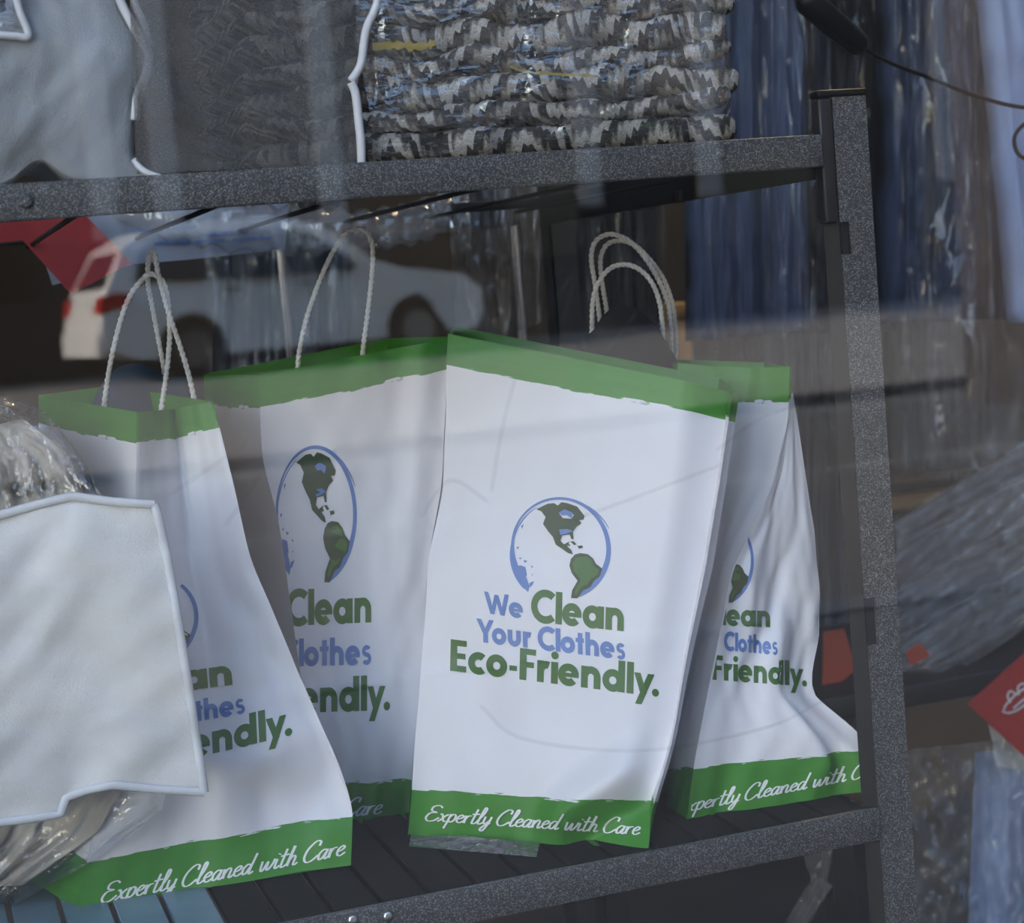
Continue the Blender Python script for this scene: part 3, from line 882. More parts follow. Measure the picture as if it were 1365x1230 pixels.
def twist_handle(pts, parent, r=0.0021):
    """twisted paper cord"""
    P = catmull([at(*p) for p in pts], 14)
    T = np.gradient(P, axis=0); T /= np.linalg.norm(T, axis=1)[:, None]
    L = np.concatenate([[0], np.cumsum(np.linalg.norm(np.diff(P, axis=0), axis=1))])
    N = np.cross(T, [0.1, 1, 0.05]); N /= np.linalg.norm(N, axis=1)[:, None]
    B = np.cross(T, N)
    b = MB()
    for ph in (0.0, math.pi):
        a = L/0.010*2*math.pi+ph
        b.tube(P+(np.cos(a)[:, None]*N+np.sin(a)[:, None]*B)*r*0.42, r*0.72, 7)
    return b.build('handle', M['handle'], parent)

n1, n2, n3, n4 = (Noise(k, 2, 1.2, 3) for k in (3, 11, 23, 31))
def ridge(u, v, u0, v0, u1, v1, w, amp):
    """a fold line from (u0,v0) to (u1,v1)"""
    d = np.array([u1-u0, v1-v0]); L = np.hypot(*d); d = d/L
    s = (u-u0)*d[0]+(v-v0)*d[1]
    t = np.abs((u-u0)*-d[1]+(v-v0)*d[0])
    e = np.clip(np.minimum(s, L-s)/0.08+0.5, 0, 1)
    return amp*np.clip(1-t/w, 0, 1)*e

# ---- bag C: the white bag in the middle
YC = dict(bl=1.398, br=1.257)
def wrC(u, v):
    d = 0.003*n1(u*1.0, v*1.5)
    d = d-0.026*np.clip((u-0.86)/0.14, 0, 1)*np.clip(v*1.6, 0, 1)           # right strip turns back along the crease
    d = d+ridge(u, v, .60, .03, .92, .19, .09, .017)-ridge(u, v, .70, .00, .97, .09, .08, .014)-ridge(u, v, .90, .22, 1.0, .06, .09, .012)+ridge(u, v, .25, .02, .55, .16, .16, .005)
    d = d+0.004*np.sin(math.pi*u)*np.sin(math.pi*v)
    return d
fC = Face(rows([(0, 543, 1113, 1.398), (.17, 552, 1000, 1.400), (.39, 565, 850, 1.404), (.56, 572, 740, 1.408), (.69, 588, 650, 1.412), (.83, 593, 560, 1.416), (1, 598, 445, 1.420)],
               [(0, 865, 1131, 1.257), (.07, 869, 1085, 1.262), (.21, 893, 1000, 1.266), (.41, 915, 880, 1.272), (.60, 940, 760, 1.278), (.80, 960, 640, 1.284), (1, 977, 520, 1.290)]), wrC)
bC = thing('paper_bag', tuple(at(700, 1125, 1.34)), 'bright white paper bag in the middle with its whole globe print in view', 'paper bag', 'printed paper bags on the shelf')
panel_mesh(fC, 'front_panel', bC)
close_bag(fC, fC, (0.034, 0.095, 0.004), bC)
line_on(fC, 'bold', 'We', (647, 817), (699, 824.5), (-1.5, -29), 'ink_blue', bC, 'lettering')
line_on(fC, 'bold', 'Clean', (708, 828), (834, 841.5), (1.0, -43), 'ink_green', bC, 'lettering')
line_on(fC, 'bold', 'Your Clothes', (636, 855), (835, 879.5), (-0.5, -31), 'ink_blue', bC, 'lettering')
line_on(fC, 'bold', 'Eco-Friendly.', (599, 893.5), (880, 929), (1.0, -42), 'ink_green', bC, 'lettering')
globe_on(fC, (680, 663, 814, 800), bC, slope=0.03)
line_on(fC, 'script', 'Expertly Cleaned with Care', (567, 1093), (852, 1112), (1, -21), 'ink_white', bC, 'lettering', off=0.0018)

# ---- bag B: the shaded bag behind
def wrB(u, v):
    return 0.0035*n2(u*1.2, v*1.6)+ridge(u, v, .78, .5, .83, 1.0, .12, .006)
fB = Face(rows([(0, 432, 1101, 1.472), (.35, 398, 880, 1.466), (.65, 372, 700, 1.458), (.82, 352, 620, 1.454), (1, 345, 500, 1.448)],
               [(0, 556, 1092, 1.456), (.5, 582, 790, 1.452), (.8, 602, 580, 1.446), (1, 608, 448, 1.442)]), wrB)
bB = thing('paper_bag', tuple(at(490, 1117, 1.42)), 'shaded paper bag with tall globe print behind the bright middle bag', 'paper bag', 'printed paper bags on the shelf')
panel_mesh(fB, 'front_panel', bB)
close_bag(fB, fB, (-0.022, 0.14, 0.0), bB)
line_on(fB, 'bold', 'Clean', (381, 834), (497, 829), (0, -48), 'ink_green', bB, 'lettering')
line_on(fB, 'bold', 'r Clothes', (352, 889), (496, 885), (0, -37), 'ink_blue', bB, 'lettering')
line_on(fB, 'bold', 'Friendly.', (352, 951), (521, 946), (0, -47), 'ink_green', bB, 'lettering')
globe_on(fB, (366, 594, 475, 780), bB, slope=0.02)
line_on(fB, 'script', 'with Care', (400, 1094), (507, 1084), (2, -24), 'ink_white', bB, 'lettering')
twist_handle([(398, 515, 1.47), (398, 475, 1.47), (410, 420, 1.47), (432, 360, 1.475), (455, 318, 1.478), (475, 305, 1.48), (492, 314, 1.478), (497, 345, 1.475), (491, 410, 1.47), (484, 465, 1.47), (482, 510, 1.47)], bB)

# ---- bag A: the bag at the left with the pinched top
def wrA(u, v):
    top = np.clip((v-0.25)/0.75, 0, 1)**0.7
    d = (-0.034*np.clip(1-np.abs(u-0.51)/0.47, 0, 1)-0.006*np.clip(1-np.abs(u-0.51)/0.06, 0, 1))*top                      # valley fold of the squeezed top
    d = d+0.004*n3(u*1.2, v*1.4)
    d = d+ridge(u, v, .45, .18, .95, .30, .14, .007)+ridge(u, v, .62, .14, .98, .17, .10, -.006)+ridge(u, v, .10, .05, .35, .40, .14, .006)
    return d
fA = Face(rows([(0, 103, 1212, 1.372), (.07, 112, 1165, 1.374), (.3, 150, 1000, 1.380), (.55, 180, 850, 1.384), (.8, 181, 680, 1.388), (1, 182, 549, 1.390)],
               [(0, 467, 1152, 1.344), (.10, 470, 1085, 1.350), (.20, 452, 1020, 1.356), (.45, 391, 880, 1.368), (.68, 333, 740, 1.380), (.85, 305, 620, 1.390), (1, 284, 535, 1.398)]), wrA)
bA = thing('paper_bag', tuple(at(290, 1185, 1.36)), 'white paper bag with pinched top half covered by the fabric-fronted bag', 'paper bag', 'printed paper bags on the shelf')
panel_mesh(fA, 'front_panel', bA)
vecA = np.array([-0.060, 0.155, 0.014])
sA = close_bag(fA, fA, vecA, bA)
line_on(fA, 'bold', 'Clean', (160, 932), (313, 912), (-3, -38), 'ink_green', bA, 'lettering')
line_on(fA, 'bold', 'Your Clothes', (125, 985), (328, 950), (-2, -29), 'ink_blue', bA, 'lettering')
line_on(fA, 'bold', 'Eco-Friendly.', (105, 1046), (391, 979), (-2, -42), 'ink_green', bA, 'lettering')
globe_on(fA, (140, 768, 264, 890), bA, slope=-0.1, part=True)
line_on(fA, 'script', 'Expertly Cleaned with Care', (134, 1203), (458, 1139), (0, -25), 'ink_white', bA, 'lettering')
twist_handle([(138, 565, 1.46), (140, 530, 1.46), (150, 470, 1.455), (168, 405, 1.45), (190, 372, 1.447), (205, 366, 1.445), (220, 382, 1.445), (226, 430, 1.445), (224, 480, 1.44), (215, 545, 1.42), (212, 575, 1.42)], bA)
twist_handle([(220, 520, 1.50), (218, 490, 1.50), (205, 420, 1.49), (197, 375, 1.47), (199, 340, 1.455), (206, 338, 1.45), (212, 370, 1.445), (226, 420, 1.44), (246, 480, 1.435), (258, 528, 1.43), (262, 560, 1.43)], bA)
def flap(pts, Y, th, name, mat, parent, base):
    """rounded paper flap standing up inside a bag"""
    top = catmull([at(x, y, Y) for x, y in pts], 8)
    bot = np.array([p-np.array([0, 0, 1.0])*(p[2]-base) for p in top])
    n = len(top)
    v = np.vstack([bot, top, bot+[0, th, 0], top+[0, th, 0]])
    f = [(i, i+1, n+i+1, n+i) for i in range(n-1)]+[(2*n+i+1, 2*n+i, 3*n+i, 3*n+i+1) for i in range(n-1)]
    f += [(n+i, n+i+1, 3*n+i+1, 3*n+i) for i in range(n-1)]
    f += [(0, n, 3*n, 2*n), (n-1, 3*n-1, 4*n-1, 2*n-1)]
    return mesh(name, v, f, mat, parent)
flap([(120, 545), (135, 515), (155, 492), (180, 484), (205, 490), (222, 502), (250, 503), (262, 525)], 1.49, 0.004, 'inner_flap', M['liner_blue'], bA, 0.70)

# ---- bag D: the bag at the right with the slanting fold
fold = [(0, 915, 1093, 1.306), (.10, 925, 1020, 1.306), (.22, 938, 950, 1.307), (.38, 958, 850, 1.310), (.54, 976, 760, 1.316), (.66, 1008, 692, 1.328), (.78, 1031, 640, 1.342), (.90, 1050, 560, 1.352), (1, 1053, 488, 1.360)]
def wrD1(u, v):
    return 0.003*n4(u, v*1.3)*np.sin(math.pi*u)-0.012*np.sin(math.pi*u)*np.clip(v, 0, 1)
def wrD2(u, v):
    w = np.clip((0.9-v)/0.5, 0, 1)
    return (0.0045*n2(u*1.3+2, v*1.6)+ridge(u, v, .75, .03, .55, .40, .16, .012)+ridge(u, v, .95, .0, .80, .28, .10, .010)-ridge(u, v, .55, .45, .25, .75, .2, .008))*w*np.clip(u*6, 0, 1)
fD1 = Face(rows([(0, 868, 1082, 1.400), (.5, 890, 800, 1.415), (1, 903, 484, 1.43)], fold), wrD1)
fD2 = Face(rows(fold, [(0, 1168, 1052, 1.288), (.08, 1160, 1005, 1.292), (.16, 1140, 975, 1.30), (.24, 1091, 932, 1.316), (.45, 1092, 800, 1.336), (.64, 1084, 700, 1.348), (.86, 1063, 560, 1.360), (.93, 1057, 525, 1.362), (1, 1055, 489, 1.363)]), wrD2)
bD = thing('paper_bag', tuple(at(1040, 1075, 1.31)), 'white paper bag with a slanting fold standing beside the metal post', 'paper bag', 'printed paper bags on the shelf')
panel_mesh(fD1, 'front_panel', bD)
panel_mesh(fD2, 'front_panel', bD)
close_bag(fD1, fD2, (0.025, 0.10, 0.0), bD)
line_on(fD2, 'bold', 'Clean', (938, 832), (1028, 836), (0, -31), 'ink_green', bD, 'lettering', umin=0.015)
line_on(fD2, 'bold', 'Your Clothes', (915, 862), (1037, 873), (0, -25), 'ink_blue', bD, 'lettering', umin=0.015)
line_on(fD2, 'bold', 'Eco-Friendly.', (885, 901), (1076, 915), (0, -33), 'ink_green', bD, 'lettering', umin=0.015)
globe_on(fD2, (918, 690, 1004, 806), bD, part=True, umin=0.015)
line_on(fD2, 'script', 'Expertly Cleaned with Care', (897, 1085), (1182, 1030), (-1, -20), 'ink_white', bD, 'lettering', umin=0.015)
line_on(fD1, 'bold', 'ly.', (884, 935), (912, 925), (0, -30), 'ink_green', bD, 'lettering')
z5 = lambda q: [(360+x/2.275, 220+y/2.275, Y) for x, y, Y in q]
twist_handle(z5([(972, 560, 1.47), (976, 500, 1.47), (978, 420, 1.465), (992, 365, 1.46), (1025, 318, 1.46), (1068, 302, 1.46), (1112, 312, 1.46), (1152, 348, 1.46), (1178, 405, 1.462), (1188, 470, 1.465), (1192, 545, 1.47)]), bC)
twist_handle(z5([(1006, 560, 1.51), (1000, 470, 1.50), (985, 360, 1.49), (974, 280, 1.485), (988, 230, 1.48), (1028, 210, 1.48), (1075, 222, 1.48), (1120, 260, 1.48), (1165, 325, 1.482), (1198, 395, 1.485), (1212, 460, 1.49), (1218, 580, 1.495)]), bD)
twist_handle(z5([(1030, 560, 1.53), (1020, 440, 1.52), (1006, 350, 1.51), (1002, 285, 1.505), (1018, 245, 1.50), (1052, 230, 1.50), (1100, 240, 1.50), (1150, 285, 1.50), (1195, 350, 1.505), (1222, 430, 1.51), (1230, 520, 1.515), (1230, 590, 1.52)]), bD)
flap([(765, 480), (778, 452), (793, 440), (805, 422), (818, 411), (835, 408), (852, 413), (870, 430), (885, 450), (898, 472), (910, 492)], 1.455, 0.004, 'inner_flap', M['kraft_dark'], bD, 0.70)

# ------------------------------------------------------------------ soft bags (storage bags of bedding)
def soft(Lp, Rp, Y, bulge, name, mat, parent, nu=40, nv=48, seed=1, amp=0.006, f0=2.0, back=None, warp=None, edge_pow=0.5):
    """bulging sheet between two pixel edges [(t, px, py)], t from 0 (top) to 1 (bottom)"""
    def ev(E_, t):
        k = [e[0] for e in E_]
        return np.stack([np.interp(t, k, [e[1] for e in E_]), np.interp(t, k, [e[2] for e in E_])], -1)
    nz = Noise(seed, 2, f0, 4, 5, 0.6)
    ts = np.linspace(0, 1, nv+1); us = np.linspace(0, 1, nu+1)
    l, r = ev(Lp, ts), ev(Rp, ts)
    V = []
    for j, t in enumerate(ts):
        for u in us:
            px = l[j]*(1-u)+r[j]*u
            if warp: px = px+np.array([0.0, warp(px[0], t)])
            pr = max(0.0, math.sin(math.pi*u)*math.sin(math.pi*(0.04+0.92*t)))**edge_pow
            V.append(at(px[0], px[1], (Y(px[0]) if callable(Y) else Y)-bulge*pr+amp*float(nz(u, t))*min(1, pr*1.5)))
    V = np.array(V)
    uv = [(u, 1-t) for t in ts for u in us]
    F = [f[::-1] for f in grid_faces(nu, nv)]
    if back is not None:
        B = V.copy(); B[:, 1] = 2*(Y(0) if callable(Y) else Y)+back-B[:, 1]
        n = len(V)
        F = F+grid_faces(nu, nv, n)
        W1 = nu+1
        ring = list(range(W1))+[j*W1+nu for j in range(1, nv+1)]+[nv*W1+i for i in range(nu-1, -1, -1)]+[j*W1 for j in range(nv-1, 0, -1)]
        F += [(ring[k], ring[(k+1) % len(ring)], n+ring[(k+1) % len(ring)], n+ring[k]) for k in range(len(ring))]
        V = np.vstack([V, B]); uv = uv+uv
    return mesh(name, V, F, mat, parent, uv=uv)

def cord(name, pts, r, mat, parent=None, n=8, **k):
    v, f = tube_geo(catmull([at(*p) for p in pts], 8), r, n)
    return mesh(name, v, f, mat, parent, **k)

# ---- folded blanket in the long bag on the upper shelf
ZT = ZU[1]
xa, xb = at(335, 180, 1.30)[0], at(972, 120, 1.30)[0]
bl = thing('folded_blanket', ((xa+xb)/2, 1.40, ZT), 'folded zigzag blanket in layers inside the clear storage bag', 'blanket')
nzx = Noise(5, 2, 3.0, 4)
layer_t = [0.023, 0.016, 0.022, 0.0155, 0.024, 0.017, 0.021, 0.016]
z = ZT
for k, th in enumerate(layer_t):
    nx, na = 90, 22
    V, UV = [], []
    for i in range(nx+1):
        s = i/nx
        x = xa+(xb-xa)*s - (0.006*math.sin(k*2.1) if i > nx*0.6 else 0)*(s-0.6)/0.4
        endr = min(1.0, math.sqrt(max(0.0, 1-max(0, (s-0.95)/0.05)**2)))*min(1.0, math.sqrt(max(0.0, 1-max(0, (0.14-s)/0.14)**2)))
        zc = z+th/2+0.0042*float(nzx(s*1.1+k*0.37, k*0.9))*(0.25 if k == 0 else 1.0)
        hh = th*0.56*(0.35+0.65*endr)
        yf = 1.272+0.0045*float(nzx(s*2+5, k*1.3))+0.006*(1-endr)+0.02*(1-endr)
        yb = 1.52
        for q in range(na):
            a = 2*math.pi*q/na
            cx, sx = math.cos(a), math.sin(a)
            y = (yf+yb)/2-(yb-yf)/2*math.copysign(abs(cx)**0.22, cx)
            zz = zc+hh*math.copysign(abs(sx)**0.6, sx)
            V.append((x, y, max(zz, ZT+0.0005)))
            UV.append((s-(y-yf)*1.6, 0.09*k+(a/(2*math.pi) if a < math.pi else a/(2*math.pi)-1)*0.16))
    F = [(i*na+q, (i+1)*na+q, (i+1)*na+(q+1) % na, i*na+(q+1) % na) for i in range(nx) for q in range(na) if True]
    F += [tuple(range(na)), tuple(nx*na+q for q in range(na))[::-1]]
    mesh('blanket_layer', V, F, M['blanket'], bl, uv=UV)
    z += th
def strip(name, pts, w, mat, parent, Y):
    C = catmull([at(x, y, Y) for x, y in pts], 6)
    nz = Noise(8, 1, 6.0, 3)
    t = np.linspace(0, 1, len(C))
    hw = w*(0.7+0.35*nz(t[:, None][:, 0]))
    V = np.vstack([C+np.stack([0*hw, 0*hw, hw], -1), C-np.stack([0*hw, 0*hw, hw], -1), C+np.stack([0*hw, 0*hw+0.001, hw], -1), C-np.stack([0*hw, 0*hw-0.001, hw], -1)])
    n = len(C)
    return mesh(name, V, [(i, n+i, n+i+1, i+1) for i in range(n-1)]+[(2*n+i, 2*n+i+1, 3*n+i+1, 3*n+i) for i in range(n-1)], mat, parent)
strip('yellow_trim', [(497, 62), (530, 60), (560, 62), (580, 57)], 0.0036, M['yellow'], bl, 1.266)
strip('yellow_trim', [(680, 88), (700, 95), (745, 99), (800, 101)], 0.0013, M['yellow'], bl, 1.262)

sb = thing('storage_bag', tuple(at(470, 215, 1.40)*[1, 1, 0]+[0, 0, ZT]), 'storage bag with grey gauze side and clear vinyl front over zigzag blanket', 'storage bag', 'bedding bags in the window')
soft([(0, 170, -70), (.5, 176, 80), (1, 182, 232)], [(0, 506, -70), (.25, 503, 0), (.37, 487, 40), (.52, 480, 90), (.58, 470, 108), (.64, 478, 125), (1, 484, 218)], 1.262, 0.006, 'gauze_panel', M['gauze_grey'], sb, 40, 40, 4, 0.003)
cord('piping', [(507, -70, 1.262), (503, 0, 1.258), (488, 40, 1.256), (481, 85, 1.256), (468, 108, 1.256)], 0.0030, M['piping'], sb)
cord('piping', [(468, 110, 1.256), (474, 125, 1.256), (478, 160, 1.256), (481, 190, 1.256), (482, 219, 1.257)], 0.0032, M['piping'], sb)
# clear vinyl wrapped round the right part
nx, na = 70, 40
V = []
x0, x1 = at(484, 120, 1.26)[0], at(974, 120, 1.28)[0]
nv_ = Noise(17, 2, 2.5, 4, 5, 0.65)
for i in range(nx+1):
    s = i/nx
    endr = math.sqrt(max(0.0, 1-max(0, (s-0.93)/0.07)**2))
    x = x0+(x1-x0)*s
    for q in range(na):
        a = 2*math.pi*q/na
        cx, sx = math.cos(a), math.sin(a)
        y = 1.40-(0.142)*math.copysign(abs(cx)**0.2, cx)*(0.5+0.5*endr)
        zz = ZT+0.088+0.087*math.copysign(abs(sx)**0.5, sx)*(0.75+0.25*endr)
        nn = float(nv_(s*2.2, q/na*3.0 if q < na/2 else (na-q)/na*3.0))
        V.append((x+0.003*nn, y-(0.0045+0.0045*nn), max(ZT+0.0004, zz+0.002*nn)))
F = [(i*na+q, (i+1)*na+q, (i+1)*na+(q+1) % na, i*na+(q+1) % na) for i in range(nx) for q in range(na)]
F += [tuple(nx*na+q for q in range(na))[::-1]]
mesh('vinyl_panel', V, F, M['vinyl'], sb)

# ---- light grey storage bag at the upper left
sl = thing('storage_bag', tuple(at(90, 235, 1.36)*[1, 1, 0]+[0, 0, ZT]), 'pale grey fabric storage bag with white piping at the left end of the upper shelf', 'storage bag', 'bedding bags in the window')
soft([(0, -130, -60), (.6, -130, 120), (1, -130, 262)],
     [(0, 140, -60), (.2, 160, 0), (.32, 183, 42), (.42, 196, 72), (.5, 193, 100), (.6, 182, 130), (.85, 178, 205), (.92, 186, 222), (1, 214, 236)], 1.275, 0.016, 'fabric_panel', M['gauze_light'], sl, 44, 48, 9, 0.0035, 1.0, back=0.12, warp=lambda x, t: -34*math.exp(-((x-52)/34)**2)*t**5)
cord('piping', [(140, -60, 1.272), (160, 0, 1.268), (183, 44, 1.266), (198, 72, 1.266), (195, 98, 1.266), (184, 126, 1.266), (180, 160, 1.268)], 0.0032, M['piping'], sl)
cord('piping', [(165, -60, 1.276), (178, 0, 1.273), (192, 32, 1.270), (199, 62, 1.268)], 0.0026, M['piping'], sl)
cord('piping', [(179, 213, 1.265), (188, 225, 1.262), (202, 233, 1.260), (216, 237, 1.259)], 0.0024, M['piping'], sl)
cord('piping', [(10, -60, 1.258), (25, 10, 1.256), (38, 47, 1.256), (20, 48, 1.256), (-10, 46, 1.256), (-120, 40, 1.258)], 0.0026, M['piping'], sl)
soft([(0, -110, -60), (1, -110, 40)], [(0, 12, -60), (1, 36, 46)], 1.257, 0.003, 'vinyl_window', M['vinyl'], sl, 20, 16, 12, 0.002)
soft([(0, -110, -60), (1, -110, 40)], [(0, 10, -60), (1, 34, 44)], 1.261, 0.001, 'dark_lining', M['charcoal'], sl, 10, 10, 13, 0.001)

# ---- clear bag with fabric front at the lower left
YLL = lambda x: float(np.interp(x, [0, 160], [1.405, 1.345]))
YQ = lambda x: float(np.interp(x, [0, 160], [1.412, 1.358]))
ll = thing('storage_bag', tuple(at(60, 1205, 1.36)*[1, 1, 0]+[0, 0, ZS]), 'clear plastic bedding bag with off-white fabric front at the lower left', 'storage bag', 'bedding bags in the window')
soft([(0, -150, 540), (.5, -200, 850), (1, -180, 1205)],
     [(0, 10, 528), (.08, 60, 548), (.18, 110, 610), (.28, 150, 690), (.5, 215, 830), (.75, 240, 985), (.85, 215, 1080), (.93, 120, 1150), (1, 20, 1205)], YLL, 0.024, 'vinyl_shell', M['film'], ll, 50, 60, 21, 0.013, 3.2, back=0.08)
qu = thing('quilt', tuple(at(40, 1205, 1.37)*[1, 1, 0]+[0, 0, ZS+0.004]), 'crumpled cream quilt inside the clear bag at the lower left', 'quilt')
soft([(0, -120, 590), (.5, -180, 860), (1, -150, 1185)],
     [(0, 40, 565), (.12, 90, 600), (.25, 115, 670), (.5, 190, 830), (.75, 205, 985), (.9, 130, 1110), (1, 30, 1180)], YQ, 0.016, 'quilt_body', M['cream'], qu, 56, 64, 33, 0.016, 3.4, back=0.06)
def front_panel_ll():
    top = [(-170, 720), (0, 686), (50, 672), (95, 661), (150, 668), (205, 672)]
    bot = [(-170, 1120), (0, 1095), (40, 1090), (84, 1083), (88, 1062), (115, 1052), (150, 1045), (200, 1050), (272, 1055)]
    rgt = [(205, 672), (224, 735), (250, 860), (271, 1000), (272, 1055)]
    nz = Noise(41, 2, 1.5, 3)
    nu, nv = 60, 50
    V, UV = [], []
    for j in range(nv+1):
        t = j/nv
        for i in range(nu+1):
            u = i/nu
            xt = -170+375*u; xbm = -170+442*u
            yt = np.interp(xt, [p[0] for p in top], [p[1] for p in top]); yb = np.interp(xbm, [p[0] for p in bot], [p[1] for p in bot])
            py = yt+(yb-yt)*t
            px = xt+(xbm-xt)*(0.45*t+0.55*t**0.7)
            V.append(at(px, py, 1.308+0.004*float(nz(u, t))-0.006*math.sin(math.pi*t)+0.02*max(0, (0.1-t))))
            UV.append((u, 1-t))
    g = mesh('fabric_panel', V, [f[::-1] for f in grid_faces(nu, nv)], M['gauze_white'], ll, uv=UV)
    P = np.array(V).reshape(nv+1, nu+1, 3)
    o = np.array([0, -0.0022, 0])
    for nm, line in (('piping', P[0, :, :]), ('piping', P[:, -1, :]), ('piping', P[-1, :, :])):
        # flat folded binding
        L = line+o
        n = len(L)
        T = np.gradient(L, axis=0); T /= np.linalg.norm(T, axis=1)[:, None]
        N = np.cross(T, [0, 1, 0]); N /= np.linalg.norm(N, axis=1)[:, None]
        w = 0.0032
        VV, FF = [], []
        for k in range(n):
            for a in np.linspace(0, 2*math.pi, 8, endpoint=False):
                VV.append(L[k]+N[k]*w*math.cos(a)+np.array([0, 0.0016, 0])*math.sin(a))
        FF = [(k*8+q, k*8+(q+1) % 8, (k+1)*8+(q+1) % 8, (k+1)*8+q) for k in range(n-1) for q in range(8)]
        mesh(nm, VV, FF, M['piping'], ll)
front_panel_ll()

# ------------------------------------------------------------------ cord with inline switch
cd = thing('power_cord', tuple(at(1110, 35, 1.62)), 'black power cord with a chunky inline connector at the upper right', 'cord')
p0, p1 = at(1072, -2, 1.60), at(1147, 62, 1.64)
ax = (p1-p0)
v, f = tube_geo([p0-ax*0.06, p0, p0+ax*0.05, p0+ax*0.5, p0+ax*0.93, p1, p1+ax*0.03], [0.006, 0.011, 0.0135, 0.0135, 0.013, 0.010, 0.004], 12)
mesh('connector', v, f, M['plastic_black'], cd)
cord('cable', [(1147, 62, 1.64), (1190, 85, 1.64), (1235, 102, 1.64), (1290, 124, 1.64), (1340, 139, 1.645), (1380, 145, 1.65), (1420, 150, 1.66), (1430, 170, 1.66), (1400, 168, 1.655), (1372, 163, 1.65), (1354, 178, 1.65), (1353, 196, 1.65), (1362, 209, 1.65), (1385, 214, 1.65), (1450, 190, 1.66), (1500, 60, 1.70), (1500, -300, 1.75), (1500, -1500, 1.80), (1500, -2250, 1.80)], 0.0022, M['plastic_black'], cd)
cord('cable', [(1072, -2, 1.60), (1062, -12, 1.60), (1040, -60, 1.60), (1030, -300, 1.60), (1030, -1500, 1.62), (1030, -2500, 1.62)], 0.0022, M['plastic_black'], cd)

# ------------------------------------------------------------------ garments hanging behind the shelf
def drape(corners, Y, name, mat, parent, seed, amp=0.02, f=2.0, nu=60, nv=60, grow=0.5, tilt=0.0, thick=0.0, crumple=0.25):
    """hanging sheet with vertical folds; corners TL, TR, BR, BL in the frame"""
    TL, TR, BR, BL = [np.array(c, float) for c in corners]
    nf = Noise(seed, 1, f, 3, 4, 0.5)
    nz = Noise(seed+100, 2, 6.0, 3, 5, 0.6)
    V = []
    for j in range(nv+1):
        t = j/nv
        for i in range(nu+1):
            u = i/nu
            px = (TL*(1-u)+TR*u)*(1-t)+(BL*(1-u)+BR*u)*t
            d = amp*(1-grow+grow*t)*float((np.sin(np.array([u+0.03*math.sin(t*3+seed)])*nf.k[:, 0]+nf.p)*nf.a).sum()*1.6)
            V.append(at(px[0], px[1], Y+d+tilt*t+crumple*amp*float(nz(u, t))))
    V = np.array(V)
    F = [f_[::-1] for f_ in grid_faces(nu, nv)]
    if thick:
        n = len(V); B = V+np.array([0, thick, 0])
        W1 = nu+1
        ring = list(range(W1))+[j*W1+nu for j in range(1, nv+1)]+[nv*W1+i for i in range(nu-1, -1, -1)]+[j*W1 for j in range(nv-1, 0, -1)]
        F = F+grid_faces(nu, nv, n)+[(ring[k], ring[(k+1) % len(ring)], n+ring[(k+1) % len(ring)], n+ring[k]) for k in range(len(ring))]
        V = np.vstack([V, B])
    return mesh(name, V, F, mat, parent)

RAIL_Z = 2.05
rl = thing('clothes_rail', (0.9, 2.25, 0), 'chrome clothes rail with upright pipes behind the shelf', 'clothes rail')
def pipe_x(px, py, Y): return at(px, py, Y)[0]
MB().tube([(0.1, 2.25, RAIL_Z), (2.6, 2.25, RAIL_Z)], 0.014, 14).build('rail', M['chrome'], rl)
for px in (377, 690):
    x = pipe_x(px, 380, 2.25)
    MB().tube([(x, 2.25, 0.0), (x, 2.25, RAIL_Z-0.014)], 0.007 if px == 377 else 0.009, 12).build('upright_pipe', M['chrome'], rl)
MB().tube([(2.55, 2.25, 0.0), (2.55, 2.25, RAIL_Z-0.014)], 0.012, 12).build('upright_pipe', M['chrome'], rl)

def garment(name, label, corners, Y, mat, seed, cover=None, amp=0.03, f=4.0, group='garments hanging in plastic', thick=0.05, film='film_hang'):
    TL, TR = np.array(corners[0]), np.array(corners[1])
    c = at(*(TL+TR)/2, Y)
    bt = at(*((np.array(corners[2])+np.array(corners[3]))/2), Y)
    root = thing(name, (c[0], Y, bt[2]), label, 'garment', group)
    drape(corners, Y, 'garment_cloth', mat, root, seed, amp, f, thick=thick)
    if cover:
        drape(cover, Y-0.045, 'plastic_cover', M[film], root, seed+7, amp*0.8, f*1.3, crumple=0.5)
        # wire hanger hook up to the rail
    top = at(*(TL+TR)/2, Y)
    MB().tube(catmull([(top[0], Y+0.01, top[2]-0.02), (top[0], Y+0.01, RAIL_Z-0.06), (top[0], 2.25, RAIL_Z+0.016), (top[0]+0.015, 2.262, RAIL_Z+0.004)], 6), 0.0018, 6).build('hanger_hook', M['chrome'], root)
    return root
garment('hanging_shirt', 'light blue shirt under clear plastic at the right edge', [(1285, -500), (1600, -540), (1640, 410), (1372, 430)], 2.02, M['shirt_blue'], 51, [(1190, -500), (1640, -540), (1660, 560), (1240, 640)], 0.02, 1.6)
garment('hanging_jacket', 'navy jacket under clear plastic beside the light blue shirt', [(1195, -500), (1330, -500), (1340, 425), (1190, 430)], 2.15, M['navy'], 52, [(1170, -500), (1300, -500), (1330, 640), (1205, 640)], 0.02, 1.6)
garment('hanging_trousers', 'charcoal trousers under plastic behind the metal post', [(1030, -500), (1200, -500), (1195, 440), (1040, 445)], 2.31, M['charcoal'], 53, [(1020, -500), (1180, -500), (1150, 520), (990, 500)], 0.02, 1.6)
garment('hanging_shirt', 'blue grey shirt under plastic beside the end of the folded blanket', [(930, -500), (1060, -500), (1080, 440), (935, 455)], 2.12, M['slate'], 54, [(925, -500), (1090, -500), (1120, 520), (945, 500)], 0.022, 1.8)
